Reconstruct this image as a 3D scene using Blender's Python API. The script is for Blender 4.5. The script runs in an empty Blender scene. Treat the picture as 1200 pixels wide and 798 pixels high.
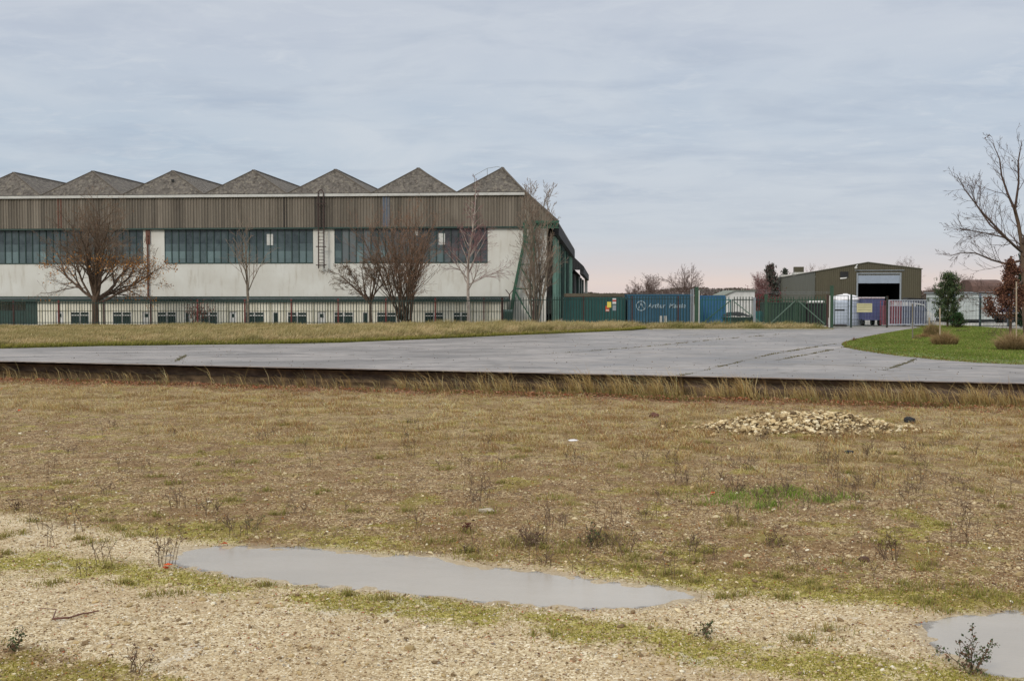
import bpy, math, random
import numpy as np
from mathutils import Vector, geometry

rs = np.random.RandomState(7)
random.seed(7)
R = math.radians
C = bpy.context.scene.collection
scene = bpy.context.scene

# ------------------------------------------------------------------ view geometry
F = 1300.0; CX = 600.0; CY = 399.0; CAMZ = 2.7
PITCH = math.atan(52 / 1300.0)
CP, SP = math.cos(PITCH), math.sin(PITCH)

def P(px, py, Y):
    """point seen at px,py standing at distance Y"""
    u = (px - CX) / F; v = (CY - py) / F
    t = Y / (CP + v * SP)
    return Vector((u * t, Y, CAMZ + t * (v * CP - SP)))

def G(px, py, z=0.0):
    """point on the level z seen at px,py"""
    u = (px - CX) / F; v = (CY - py) / F
    t = (z - CAMZ) / (v * CP - SP)
    return (u * t, t * (CP + v * SP))

def proj(X, Y, z):
    """arrays -> px,py"""
    dz = z - CAMZ
    dep = Y * CP - dz * SP
    up = Y * SP + dz * CP
    dep = np.where(dep < 0.5, 0.5, dep)
    return CX + F * X / dep, CY - F * up / dep

def s2l(c):
    return tuple(((x / 255.0) / 12.92 if x / 255.0 <= 0.04045 else ((x / 255.0 + 0.055) / 1.055) ** 2.4) for x in c)

# ------------------------------------------------------------------ noise in numpy
_tab = np.random.RandomState(3).rand(256, 256)
def vnoise(x, y):
    xi = np.floor(x).astype(int); yi = np.floor(y).astype(int)
    fx = x - xi; fy = y - yi
    fx = fx * fx * (3 - 2 * fx); fy = fy * fy * (3 - 2 * fy)
    a = _tab[xi & 255, yi & 255]; b = _tab[(xi + 1) & 255, yi & 255]
    c = _tab[xi & 255, (yi + 1) & 255]; d = _tab[(xi + 1) & 255, (yi + 1) & 255]
    return (a * (1 - fx) + b * fx) * (1 - fy) + (c * (1 - fx) + d * fx) * fy
def fbm(x, y, o=4):
    s = 0; a = 0.5; n = 0
    for i in range(o):
        s = s + a * vnoise(x * 2 ** i + 17 * i, y * 2 ** i + 31 * i); n += a; a *= 0.5
    return s / n
def sstep(a, b, x):
    t = np.clip((x - a) / (b - a), 0, 1)
    return t * t * (3 - 2 * t)

# ------------------------------------------------------------------ object helpers
def tag(o, label=None, cat=None, group=None, kind=None):
    if label: o['label'] = label
    if cat: o['category'] = cat
    if group: o['group'] = group
    if kind: o['kind'] = kind
    return o

def thing(name, label, cat, loc=(0, 0, 0), rz=0, group=None):
    o = bpy.data.objects.new(name, None); C.objects.link(o)
    o.location = loc; o.rotation_euler = (0, 0, rz)
    o.empty_display_size = 0.3
    return tag(o, label, cat, group)

def link(name, me, m, parent=None, loc=None):
    o = bpy.data.objects.new(name, me); C.objects.link(o)
    if m is not None and len(me.materials) == 0: me.materials.append(m)
    if parent: o.parent = parent
    if loc is not None: o.location = loc
    return o

def copy_tree(o, parent=None):
    c = o.copy(); C.objects.link(c); c.parent = parent
    for ch in [x for x in o.children]:
        copy_tree(ch, c)
    return c

def np_mesh(name, V, loops, tot, colors=None, smooth=False):
    V = np.asarray(V, dtype=np.float32)
    me = bpy.data.meshes.new(name)
    me.vertices.add(len(V)); me.vertices.foreach_set('co', V.ravel())
    loops = np.asarray(loops, dtype=np.int32).ravel(); tot = np.asarray(tot, dtype=np.int32)
    me.loops.add(len(loops)); me.loops.foreach_set('vertex_index', loops)
    me.polygons.add(len(tot))
    st = np.concatenate(([0], np.cumsum(tot)[:-1])).astype(np.int32)
    me.polygons.foreach_set('loop_start', st); me.polygons.foreach_set('loop_total', tot)
    if colors is not None:
        a = me.color_attributes.new('Col', 'FLOAT_COLOR', 'POINT')
        c = np.ones((len(V), 4), dtype=np.float32); c[:, :3] = colors
        a.data.foreach_set('color', c.ravel())
    me.update(calc_edges=True); me.validate()
    me.polygons.foreach_set('use_smooth', np.full(len(tot), smooth))
    return me

class MB:
    def __init__(s): s.v = []; s.f = []
    def quadbox(s, c):   # 8 corners: bottom 4 ccw, top 4 ccw
        n = len(s.v); s.v += [tuple(x) for x in c]
        for q in ((3, 2, 1, 0), (4, 5, 6, 7), (0, 1, 5, 4), (1, 2, 6, 5), (2, 3, 7, 6), (3, 0, 4, 7)):
            s.f.append(tuple(n + i for i in q))
        return s
    def box(s, x0, x1, y0, y1, z0, z1):
        return s.quadbox([(x0, y0, z0), (x1, y0, z0), (x1, y1, z0), (x0, y1, z0), (x0, y0, z1), (x1, y0, z1), (x1, y1, z1), (x0, y1, z1)])
    def beam(s, a, b, w, h=None, up=(0, 0, 1)):
        h = h or w
        a = Vector(a); b = Vector(b); d = (b - a).normalized(); up = Vector(up)
        if abs(d.dot(up)) > 0.98: up = Vector((0, 1, 0))
        x = d.cross(up).normalized() * w / 2; y = x.cross(d).normalized() * h / 2
        return s.quadbox([a - x - y, a + x - y, b + x - y, b - x - y, a - x + y, a + x + y, b + x + y, b - x + y])
    def face(s, pts):
        n = len(s.v); s.v += [tuple(p) for p in pts]; s.f.append(tuple(range(n, n + len(pts)))); return s
    def tube(s, a, b, r0, r1=None, k=10, cap=True):
        r1 = r0 if r1 is None else r1
        a = Vector(a); b = Vector(b); d = (b - a).normalized()
        u = d.cross(Vector((0, 0, 1)) if abs(d.z) < 0.9 else Vector((0, 1, 0))).normalized(); w = d.cross(u)
        n = len(s.v)
        for p, r in ((a, r0), (b, r1)):
            for i in range(k):
                t = 2 * math.pi * i / k
                s.v.append(tuple(p + u * (math.cos(t) * r) + w * (math.sin(t) * r)))
        for i in range(k):
            j = (i + 1) % k
            s.f.append((n + i, n + j, n + k + j, n + k + i))
        if cap:
            s.f.append(tuple(n + i for i in range(k))[::-1]); s.f.append(tuple(n + k + i for i in range(k)))
        return s
    def corr(s, x0, x1, z0, z1, pitch=0.3, amp=0.05, y=0.0, ztop=None, zbot=None):
        """vertical corrugated sheet along x; ztop(x) optional"""
        n = max(2, int(round((x1 - x0) / pitch * 4)))
        prof = (0, 1, 1, 0)
        b = len(s.v)
        for i in range(n + 1):
            x = x0 + (x1 - x0) * i / n
            yy = y - amp * prof[i % 4]
            zt = z1 if ztop is None else ztop(x)
            zb = z0 if zbot is None else zbot(x)
            s.v.append((x, yy, zb)); s.v.append((x, yy, max(zt, zb + 0.001)))
        for i in range(n):
            q = b + 2 * i
            s.f.append((q, q + 2, q + 3, q + 1))
        return s
    def build(s, name, m, parent=None, smooth=False, bevel=0):
        me = bpy.data.meshes.new(name); me.from_pydata(s.v, [], s.f); me.update()
        if smooth:
            me.polygons.foreach_set('use_smooth', [True] * len(me.polygons))
        o = link(name, me, m, parent)
        if bevel:
            md = o.modifiers.new('bevel', 'BEVEL'); md.width = bevel; md.segments = 2; md.limit_method = 'ANGLE'
        return o

# ------------------------------------------------------------------ materials
class NT:
    def __init__(s, name):
        m = bpy.data.materials.new(name); m.use_nodes = True
        s.m = m; s.t = m.node_tree; s.n = s.t.nodes; s.l = s.t.links
        s.b = s.n.get('Principled BSDF')
        s.tc = s.n.new('ShaderNodeTexCoord'); s.obj = s.tc.outputs['Object']
    def link(s, a, b): s.l.new(a, b)
    def mapv(s, scale=(1, 1, 1), src=None):
        n = s.n.new('ShaderNodeMapping'); n.inputs['Scale'].default_value = scale
        s.link(src or s.obj, n.inputs['Vector']); return n.outputs[0]
    def noise(s, scale, detail=4, vec=None, rough=0.6, dist=0):
        n = s.n.new('ShaderNodeTexNoise'); n.inputs['Scale'].default_value = scale
        n.inputs['Detail'].default_value = detail; n.inputs['Roughness'].default_value = rough
        n.inputs['Distortion'].default_value = dist
        s.link(vec or s.obj, n.inputs['Vector']); return n.outputs['Fac']
    def vor(s, scale, vec=None, out='Color', feat='F1'):
        n = s.n.new('ShaderNodeTexVoronoi'); n.inputs['Scale'].default_value = scale; n.feature = feat
        s.link(vec or s.obj, n.inputs['Vector']); return n.outputs[out]
    def ramp(s, fac, stops):
        n = s.n.new('ShaderNodeValToRGB'); e = n.color_ramp.elements
        while len(e) < len(stops): e.new(0.5)
        for i, (p, c) in enumerate(stops):
            e[i].position = p
            e[i].color = (c, c, c, 1) if isinstance(c, (int, float)) else (*c, 1)
        s.link(fac, n.inputs[0]); return n.outputs[0]
    def mix(s, fac, a, b, mode='MIX'):
        n = s.n.new('ShaderNodeMix'); n.data_type = 'RGBA'; n.blend_type = mode
        for k, v in ((0, fac), (6, a), (7, b)):
            sock = n.inputs[k]
            if isinstance(v, (int, float)):
                sock.default_value = v if k == 0 else (v, v, v, 1)
            elif isinstance(v, tuple): sock.default_value = (*v, 1)
            else: s.link(v, sock)
        return n.outputs[2]
    def math(s, op, a, b=0.0):
        n = s.n.new('ShaderNodeMath'); n.operation = op
        for k, v in ((0, a), (1, b)):
            if isinstance(v, (int, float)): n.inputs[k].default_value = v
            else: s.link(v, n.inputs[k])
        return n.outputs[0]
    def bump(s, h, strength=0.3, dist=0.02):
        n = s.n.new('ShaderNodeBump'); n.inputs['Strength'].default_value = strength; n.inputs['Distance'].default_value = dist
        s.link(h, n.inputs['Height']); s.link(n.outputs[0], s.b.inputs['Normal'])
    def col(s, c):
        if isinstance(c, tuple): s.b.inputs['Base Color'].default_value = (*c, 1)
        else: s.link(c, s.b.inputs['Base Color'])
    def rough(s, r):
        if isinstance(r, (int, float)): s.b.inputs['Roughness'].default_value = r
        else: s.link(r, s.b.inputs['Roughness'])
    def attr(s, name='Col'):
        n = s.n.new('ShaderNodeAttribute'); n.attribute_name = name; return n

_mc = {}
def paint(name, c, rough=0.6, var=0.25, scale=3.0, dirt=None, metal=0.0, bump=0.1, spec=0.5, streak=False):
    """painted / weathered surface with blotches and optional dirt colour"""
    if name in _mc: return _mc[name]
    n = NT(name)
    a = n.noise(scale, 6)
    v = n.mapv((1.0, 1.0, 0.12)) if streak else None
    b = n.noise(scale * 4, 4, v)
    lo = tuple(x * (1 - var) for x in c); hi = tuple(min(1, x * (1 + var * 0.6)) for x in c)
    base = n.mix(n.ramp(a, [(0.3, 0.0), (0.7, 1.0)]), lo, hi)
    if dirt:
        base = n.mix(n.ramp(b, [(0.52, 0.0), (0.78, 0.75)]), base, dirt)
    n.col(base); n.rough(n.ramp(b, [(0.2, max(0.05, rough - 0.12)), (0.8, min(1, rough + 0.12))]))
    n.b.inputs['Metallic'].default_value = metal
    n.b.inputs['Specular IOR Level'].default_value = spec
    if bump: n.bump(b, bump, 0.01)
    _mc[name] = n.m
    return n.m

def attr_mat(name, rough=0.9, spec=0.15, trans=0.0, var=0.0):
    if name in _mc: return _mc[name]
    n = NT(name); c = n.attr().outputs['Color']
    if var:
        k = n.noise(30, 2); c = n.mix(1.0, c, n.ramp(k, [(0.2, 1 - var), (0.8, 1 + 0.0)]), 'MULTIPLY')
    n.col(c); n.rough(rough); n.b.inputs['Specular IOR Level'].default_value = spec
    if trans:
        t = n.n.new('ShaderNodeBsdfTranslucent'); n.link(c, t.inputs[0])
        mx = n.n.new('ShaderNodeMixShader'); mx.inputs[0].default_value = trans
        n.link(n.b.outputs[0], mx.inputs[1]); n.link(t.outputs[0], mx.inputs[2])
        n.link(mx.outputs[0], n.n['Material Output'].inputs[0])
    _mc[name] = n.m
    return n.m

M_grass = attr_mat('grass_blade', 0.85, 0.15, 0.25)
M_stone = attr_mat('stone_bits', 0.9, 0.2, 0, 0.25)
M_leaf = attr_mat('leaf', 0.8, 0.2, 0.2)

# ------------------------------------------------------------------ scatter builders
def blades(name, pos, H, W, lean, col_base, col_tip, mat=None, bend=0.5):
    """pos (n,3) H (n) W (n) lean (n,2) horizontal offset of the tip as share of H; one quad+tri per blade"""
    n = len(pos)
    ang = rs.rand(n) * math.pi
    wx = np.cos(ang) * W / 2; wy = np.sin(ang) * W / 2
    V = np.zeros((n, 5, 3)); Cc = np.zeros((n, 5, 3))
    lx = lean[:, 0] * H; ly = lean[:, 1] * H
    V[:, 0] = pos; V[:, 1] = pos; V[:, 2] = pos; V[:, 3] = pos; V[:, 4] = pos
    V[:, 0, 0] -= wx; V[:, 0, 1] -= wy; V[:, 1, 0] += wx; V[:, 1, 1] += wy
    for k, sg in ((2, 1), (3, -1)):
        V[:, k, 0] += lx * 0.3 + sg * wx * 0.8; V[:, k, 1] += ly * 0.3 + sg * wy * 0.8; V[:, k, 2] += H * 0.55
    V[:, 4, 0] += lx; V[:, 4, 1] += ly; V[:, 4, 2] += H * np.sqrt(np.clip(1 - 0.5 * (lean ** 2).sum(1), 0.25, 1))
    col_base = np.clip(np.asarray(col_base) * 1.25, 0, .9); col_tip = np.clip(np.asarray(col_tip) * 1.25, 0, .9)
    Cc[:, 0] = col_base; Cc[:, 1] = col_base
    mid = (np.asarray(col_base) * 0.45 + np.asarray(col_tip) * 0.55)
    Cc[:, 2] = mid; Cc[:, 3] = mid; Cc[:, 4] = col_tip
    idx = np.arange(n)[:, None] * 5
    loops = (idx + np.array([0, 1, 2, 3, 3, 2, 4])[None, :])
    tot = np.tile([4, 3], n)
    me = np_mesh(name, V.reshape(-1, 3), loops, tot, Cc.reshape(-1, 3))
    return link(name, me, mat or M_grass)

def bits(name, pos, size, cols, flat=0.7, mat=None):
    """angular pebbles: jittered octahedra"""
    n = len(pos)
    base = np.array([[1, 0, 0], [0, 1, 0], [-1, 0, 0], [0, -1, 0], [0, 0, 1], [0, 0, -1]], float)
    sc = np.stack([size * rs.uniform(0.7, 1.3, n), size * rs.uniform(0.5, 1.0, n), size * flat * rs.uniform(0.5, 1.1, n)], 1)
    V = base[None] + rs.uniform(-0.3, 0.3, (n, 6, 3))
    V = V * sc[:, None, :] * 0.5
    a = rs.rand(n) * 6.283; ca, sa = np.cos(a)[:, None], np.sin(a)[:, None]
    x = V[:, :, 0] * ca - V[:, :, 1] * sa; y = V[:, :, 0] * sa + V[:, :, 1] * ca
    z = V[:, :, 2] + x * rs.uniform(-0.3, 0.3, n)[:, None]
    V = np.stack([x, y, z], 2) + pos[:, None, :]
    fs = np.array([[0, 1, 4], [1, 2, 4], [2, 3, 4], [3, 0, 4], [1, 0, 5], [2, 1, 5], [3, 2, 5], [0, 3, 5]]).ravel()
    loops = np.arange(n)[:, None] * 6 + fs[None]
    me = np_mesh(name, V.reshape(-1, 3), loops, np.full(n * 8, 3), np.repeat(cols, 6, axis=0))
    return link(name, me, mat or M_stone)

_ph = (1 + 5 ** .5) / 2
ICO_V = np.array([(-1, _ph, 0), (1, _ph, 0), (-1, -_ph, 0), (1, -_ph, 0), (0, -1, _ph), (0, 1, _ph), (0, -1, -_ph), (0, 1, -_ph), (_ph, 0, -1), (_ph, 0, 1), (-_ph, 0, -1), (-_ph, 0, 1)]) / 1.9
ICO_F = np.array([(0, 11, 5), (0, 5, 1), (0, 1, 7), (0, 7, 10), (0, 10, 11), (1, 5, 9), (5, 11, 4), (11, 10, 2), (10, 7, 6), (7, 1, 8), (3, 9, 4), (3, 4, 2), (3, 2, 6), (3, 6, 8), (3, 8, 9), (4, 9, 5), (2, 4, 11), (6, 2, 10), (8, 6, 7), (9, 8, 1)])
def rocks(name, pos, size, cols, flat=0.7, mat=None):
    n = len(pos)
    sc = np.stack([size * rs.uniform(0.8, 1.4, n), size * rs.uniform(0.6, 1.0, n), size * flat * rs.uniform(0.6, 1.1, n)], 1)
    V = ICO_V[None] * rs.uniform(0.72, 1.15, (n, 12, 1)) + rs.uniform(-0.13, 0.13, (n, 12, 3))
    V = V * sc[:, None, :] * 0.5
    a = rs.rand(n) * 6.283; ca, sa = np.cos(a)[:, None], np.sin(a)[:, None]
    x = V[:, :, 0] * ca - V[:, :, 1] * sa; y = V[:, :, 0] * sa + V[:, :, 1] * ca
    z = V[:, :, 2] + x * rs.uniform(-0.4, 0.4, n)[:, None]
    V = np.stack([x, y, z], 2) + pos[:, None, :]
    loops = np.arange(n)[:, None] * 12 + ICO_F.ravel()[None]
    me = np_mesh(name, V.reshape(-1, 3), loops, np.full(n * 20, 3), np.repeat(cols, 12, axis=0))
    return link(name, me, mat or M_stone)

def leaves(name, pos, size, cols, tilt=1.0, mat=None, parent=None):
    """small folded four-cornered leaves facing anywhere"""
    n = len(pos)
    if n == 0: return None
    a = rs.normal(size=(n, 3)); a[:, 2] *= tilt; a /= np.linalg.norm(a, axis=1)[:, None]
    b = np.cross(a, rs.normal(size=(n, 3))); b /= np.linalg.norm(b, axis=1)[:, None]
    if tilt < 1:      # lying on the ground
        a[:, 2] *= 0.3; b[:, 2] *= 0.3
    nrm = np.cross(a, b)
    s = size[:, None]
    V = np.stack([pos - a * s * 0.5, pos + b * s * 0.32 + nrm * s * 0.12, pos + a * s * 0.5, pos - b * s * 0.32 + nrm * s * 0.12], 1)
    loops = np.arange(n)[:, None] * 4 + np.array([0, 1, 2, 0, 2, 3])[None]
    me = np_mesh(name, V.reshape(-1, 3), loops, np.full(n * 2, 3), np.repeat(cols, 4, axis=0))
    return link(name, me, mat or M_leaf, parent)

def tubes(name, segs, k, mat, parent=None, smooth=True):
    S = np.array(segs, dtype=float)   # x0 y0 z0 r0 x1 y1 z1 r1
    p0 = S[:, 0:3]; r0 = S[:, 3]; p1 = S[:, 4:7]; r1 = S[:, 7]
    n = len(S)
    d = p1 - p0; d /= (np.linalg.norm(d, axis=1)[:, None] + 1e-9)
    ref = np.tile([0.31, 0.95, 0.05], (n, 1))
    u = np.cross(d, ref); u /= (np.linalg.norm(u, axis=1)[:, None] + 1e-9); w = np.cross(d, u)
    t = np.arange(k) * 2 * math.pi / k
    ring = u[:, None, :] * np.cos(t)[None, :, None] + w[:, None, :] * np.sin(t)[None, :, None]
    V = np.concatenate([p0[:, None] + ring * r0[:, None, None], (p1 + d * r1[:, None] * 0.4)[:, None] + ring * r1[:, None, None]], 1)
    f = []
    for i in range(k):
        j = (i + 1) % k; f += [i, j, k + j, k + i]
    loops = np.arange(n)[:, None] * 2 * k + np.array(f)[None]
    me = np_mesh(name, V.reshape(-1, 3), loops, np.full(n * k, 4), None, smooth)
    return link(name, me, mat, parent)

# ------------------------------------------------------------------ world, sun, camera
w = bpy.data.worlds.new('World'); scene.world = w; w.use_nodes = True
nt = w.node_tree; N = nt.nodes; L = nt.links
for x in list(N): N.remove(x)
SUN_EL, SUN_AZ = R(32), math.atan2(-0.62, -0.78)
out = N.new('ShaderNodeOutputWorld')
sky = N.new('ShaderNodeTexSky'); sky.sky_type = 'NISHITA'; sky.sun_disc = False
sky.sun_elevation = SUN_EL; sky.sun_rotation = SUN_AZ; sky.dust_density = 2.0
bg1 = N.new('ShaderNodeBackground'); bg1.inputs[1].default_value = 0.08; L.new(sky.outputs[0], bg1.inputs[0])
tc = N.new('ShaderNodeTexCoord'); sep = N.new('ShaderNodeSeparateXYZ'); L.new(tc.outputs['Generated'], sep.inputs[0])
def wm(op, a, b=0.0, c=None):
    n = N.new('ShaderNodeMath'); n.operation = op
    for k, v in enumerate((a, b) if c is None else (a, b, c)):
        if isinstance(v, (int, float)): n.inputs[k].default_value = v
        else: L.new(v, n.inputs[k])
    return n.outputs[0]
def wmix(fac, a, b):
    n = N.new('ShaderNodeMix'); n.data_type = 'RGBA'
    for sock, v in ((n.inputs[0], fac), (n.inputs[6], a), (n.inputs[7], b)):
        if isinstance(v, (int, float)): sock.default_value = v
        elif isinstance(v, tuple): sock.default_value = (*v, 1)
        else: L.new(v, sock)
    return n.outputs[2]
def wramp(fac, stops):
    n = N.new('ShaderNodeValToRGB'); e = n.color_ramp.elements
    while len(e) < len(stops): e.new(0.5)
    for i, (p, c) in enumerate(stops):
        e[i].position = p; e[i].color = (c, c, c, 1) if isinstance(c, (int, float)) else (*c, 1)
    L.new(fac, n.inputs[0]); return n.outputs[0]
Z = sep.outputs[2]
zc = wm('MAXIMUM', Z, 0.0)
base = wramp(zc, [(0.0, s2l((206, 204, 207))), (0.03, s2l((198, 202, 209))), (0.075, s2l((183, 196, 209))),
                  (0.14, s2l((181, 195, 210))), (0.22, s2l((190, 198, 211))), (0.35, s2l((200, 204, 212))), (1.0, s2l((214, 214, 216)))])
warm = wramp(zc, [(0.0, s2l((226, 206, 199))), (0.012, s2l((228, 211, 203))), (0.026, s2l((214, 207, 207))), (0.055, s2l((195, 202, 211))), (0.14, s2l((186, 196, 210)))])
side = wm('MULTIPLY', wm('MULTIPLY', wramp(wm('ADD', wm('MULTIPLY', sep.outputs[0], 1.6), 0.5), [(0.3, 0.0), (0.6, 1.0)]), wramp(sep.outputs[1], [(0.1, 0.0), (0.6, 1.0)])),
          wramp(zc, [(0.1, 1.0), (0.2, 0.0)]))
col = wmix(side, base, warm)
# cloud deck: project the direction on a level sheet so streaks flatten towards the horizon
den = wm('ADD', zc, 0.10)
comb = N.new('ShaderNodeCombineXYZ')
L.new(wm('DIVIDE', sep.outputs[0], den), comb.inputs[0]); L.new(wm('DIVIDE', sep.outputs[1], den), comb.inputs[1])
def wnoise(scale, detail, rough, dist=0.0, sc=(1, 1, 1)):
    mp = N.new('ShaderNodeMapping'); mp.inputs['Scale'].default_value = sc; L.new(comb.outputs[0], mp.inputs[0])
    mp.inputs['Rotation'].default_value = (0, 0, R(18))
    n = N.new('ShaderNodeTexNoise'); n.inputs['Scale'].default_value = scale; n.inputs['Detail'].default_value = detail
    n.inputs['Roughness'].default_value = rough; n.inputs['Distortion'].default_value = dist
    L.new(mp.outputs[0], n.inputs['Vector']); return n.outputs['Fac']
n1 = wnoise(1.1, 6, 0.55, 0.6, (1.0, 0.8, 1))
n2 = wnoise(5.5, 8, 0.66, 0.5, (1.0, 1.3, 1))
c1 = wm('MULTIPLY', wramp(n1, [(0.38, 0.0), (0.68, 1.0)]), 0.75)
c2 = wm('MULTIPLY', wramp(n2, [(0.42, 0.0), (0.70, 1.0)]), 0.62)
cf = wm('MULTIPLY', wm('MAXIMUM', c1, c2), wramp(zc, [(0.02, 0.25), (0.09, 1.0)]))
col = wmix(cf, col, s2l((207, 213, 220)))
dk = wm('MULTIPLY', wramp(wnoise(2.2, 5, 0.6, 0.4, (0.8, 1.2, 1)), [(0.48, 0.0), (0.7, 1.0)]), 0.45)
col = wmix(wm('MULTIPLY', dk, wramp(zc, [(0.03, 0.0), (0.1, 1.0)])), col, s2l((166, 178, 196)))
bg2 = N.new('ShaderNodeBackground'); L.new(col, bg2.inputs[0])
# overcast: the deck overhead is brighter than near the horizon
st = N.new('ShaderNodeMapRange'); L.new(zc, st.inputs[0]); st.inputs[1].default_value = 0.27; st.inputs[2].default_value = 0.75
st.inputs[3].default_value = 1.06; st.inputs[4].default_value = 2.1
L.new(st.outputs[0], bg2.inputs[1])
ms = N.new('ShaderNodeMixShader'); ms.inputs[0].default_value = 0.92
L.new(bg1.outputs[0], ms.inputs[1]); L.new(bg2.outputs[0], ms.inputs[2]); L.new(ms.outputs[0], out.inputs[0])

sl = bpy.data.lights.new('sun', 'SUN'); sl.energy = 1.5; sl.angle = R(14); sl.color = (1.0, 0.95, 0.87)
so = bpy.data.objects.new('sun', sl); C.objects.link(so)
sd = Vector((math.sin(SUN_AZ) * math.cos(SUN_EL), math.cos(SUN_AZ) * math.cos(SUN_EL), math.sin(SUN_EL)))
so.rotation_euler = sd.to_track_quat('Z', 'Y').to_euler(); so.location = (-30, -30, 60)

cam = bpy.data.cameras.new('camera'); co = bpy.data.objects.new('camera', cam); C.objects.link(co)
cam.sensor_fit = 'HORIZONTAL'; cam.sensor_width = 36; cam.lens = 36 * F / 1200.0
co.location = (0, 0, CAMZ); co.rotation_euler = (math.pi / 2 - PITCH, 0, 0)
cam.clip_end = 6000; cam.clip_start = 0.1
scene.camera = co
vs = scene.view_settings
scene.display_settings.display_device = 'sRGB'
vs.view_transform = 'Standard'; vs.look = 'None'; vs.gamma = 1.0; vs.exposure = 0.0; vs.use_curve_mapping = False
scene.cycles.max_bounces = 6; scene.cycles.transparent_max_bounces = 6

# ================================================================== GROUND
FZ = -0.65
WA = np.array([-21.0, 45.6]); WB = np.array([15.7, 34.0])
wd = (WB - WA) / np.linalg.norm(WB - WA); wn = np.array([wd[1], -wd[0]])   # wn points towards the camera
if wn[1] > 0: wn = -wn
def wall_dist(X, Y):      # positive in front (camera side)
    return (X - WA[0]) * wn[0] + (Y - WA[1]) * wn[1]

def gpoly(pts, z): return np.array([G(x, y, z) for x, y in pts])
PUD1 = gpoly([(192, 655), (215, 643), (260, 640), (320, 641), (400, 645), (450, 651), (500, 650), (545, 660), (600, 667), (660, 673),
              (700, 681), (745, 684), (790, 689), (822, 697), (800, 706), (740, 712), (680, 713), (600, 708), (520, 700), (450, 693), (400, 689),
              (340, 684), (280, 677), (240, 669), (215, 664)], FZ - 0.03)
PUD2 = gpoly([(1078, 742), (1090, 728), (1120, 721), (1160, 720), (1200, 716), (1290, 710), (1360, 760), (1330, 815), (1220, 800), (1170, 792), (1135, 780), (1100, 762)], FZ - 0.03)
def sdf(X, Y, poly):     # >0 inside
    n = len(poly); d2 = np.full(X.shape, 1e9); inside = np.zeros(X.shape, bool)
    for i in range(n):
        a = poly[i]; b = poly[(i + 1) % n]; e = b - a
        t = np.clip(((X - a[0]) * e[0] + (Y - a[1]) * e[1]) / (e @ e), 0, 1)
        d2 = np.minimum(d2, (X - a[0] - t * e[0]) ** 2 + (Y - a[1] - t * e[1]) ** 2)
        c = ((a[1] > Y) != (b[1] > Y)) & (X < (b[0] - a[0]) * (Y - a[1]) / (b[1] - a[1] + 1e-12) + a[0])
        inside ^= c
    return np.where(inside, 1, -1) * np.sqrt(d2)

def field_z(X, Y):
    X = np.asarray(X, float); Y = np.asarray(Y, float)
    s = np.maximum(sdf(X, Y, PUD1), sdf(X, Y, PUD2))
    h = (fbm(X * 0.7, Y * 0.7, 3) - 0.5) * 0.10 * sstep(0.0, 1.5, -s) + (fbm(X * 6, Y * 6, 2) - 0.5) * 0.022
    basin = -0.03 - np.clip(s, -1.2, 0.8) * 0.045
    basin = np.where(s < 0, -0.03 - s * 0.05, basin)
    basin = np.minimum(basin, 0.0)
    # low bank of soil against the wall
    wdm = wall_dist(X, Y)
    bank = -0.17 * sstep(1.3, 0.1, wdm) * (0.5 + fbm(X * 0.5, Y * 0.5, 2)) + 0.05 * np.exp(-((wdm - 2.2) / 1.0) ** 2)
    return FZ + h + basin + bank

def pal(stops, n, jit=0.15):
    """random colours from weighted srgb list"""
    ws = np.array([s[1] for s in stops], float); ws /= ws.sum()
    cs = np.array([s2l(s[0]) for s in stops])
    i = rs.choice(len(stops), n, p=ws)
    return np.clip(cs[i] * rs.uniform(1 - jit, 1 + jit, (n, 1)), 0, 1)

def masks(X, Y):
    px, py = proj(X, Y, np.full(np.shape(X), FZ))
    nz = fbm(X * 0.9, Y * 0.9, 4) - 0.5; nz2 = fbm(X * 3.1 + 9, Y * 3.1, 3) - 0.5
    b1 = np.interp(px, [0, 250, 400, 600, 800, 1200], [488, 500, 530, 540, 548, 565])
    b2 = np.interp(px, [0, 200, 400, 600, 800, 1000, 1200], [600, 626, 640, 655, 683, 702, 716])
    grass = sstep(28, -28, py - b1 + nz * 90)
    track = sstep(-12, 14, py - b2 + nz * 36 + nz2 * 14)
    m1 = np.exp(-((py - (b2 - 8)) / 15.0) ** 2) * np.interp(px, [-50, 60, 200, 420, 520, 800, 1200], [0.1, 0.5, 1, .8, .35, .9, .9])
    c2 = np.interp(px, [60, 200, 350, 500, 650, 800, 1000, 1200], [660, 676, 697, 712, 732, 758, 782, 802])
    m2 = 1.25 * np.exp(-((py - c2) / np.interp(px, [60, 400, 1200], [14, 15, 21])) ** 2) * np.interp(px, [-20, 110, 1200], [0.6, 1, 1])
    m3 = sstep(-14, 10, py - np.interp(px, [0, 130, 210, 400], [748, 778, 800, 900]) + nz2 * 20)
    moss = np.clip(np.maximum(np.maximum(m1, m2 * 1.0), m3 * 0.8) * (0.92 + 1.5 * (nz + nz2 * 0.9)), 0, 1)
    moss = np.maximum(moss, (1 - track) * sstep(0.08, 0.26, fbm(X * 1.3 + 40, Y * 1.3, 4) - 0.5) * 0.75)
    litter = np.exp(-((wall_dist(X, Y) - 1.6) / 1.3) ** 2)
    return np.clip(track * (1 - 0.6 * m3), 0, 1), moss, grass, litter, px, py, m3

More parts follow.
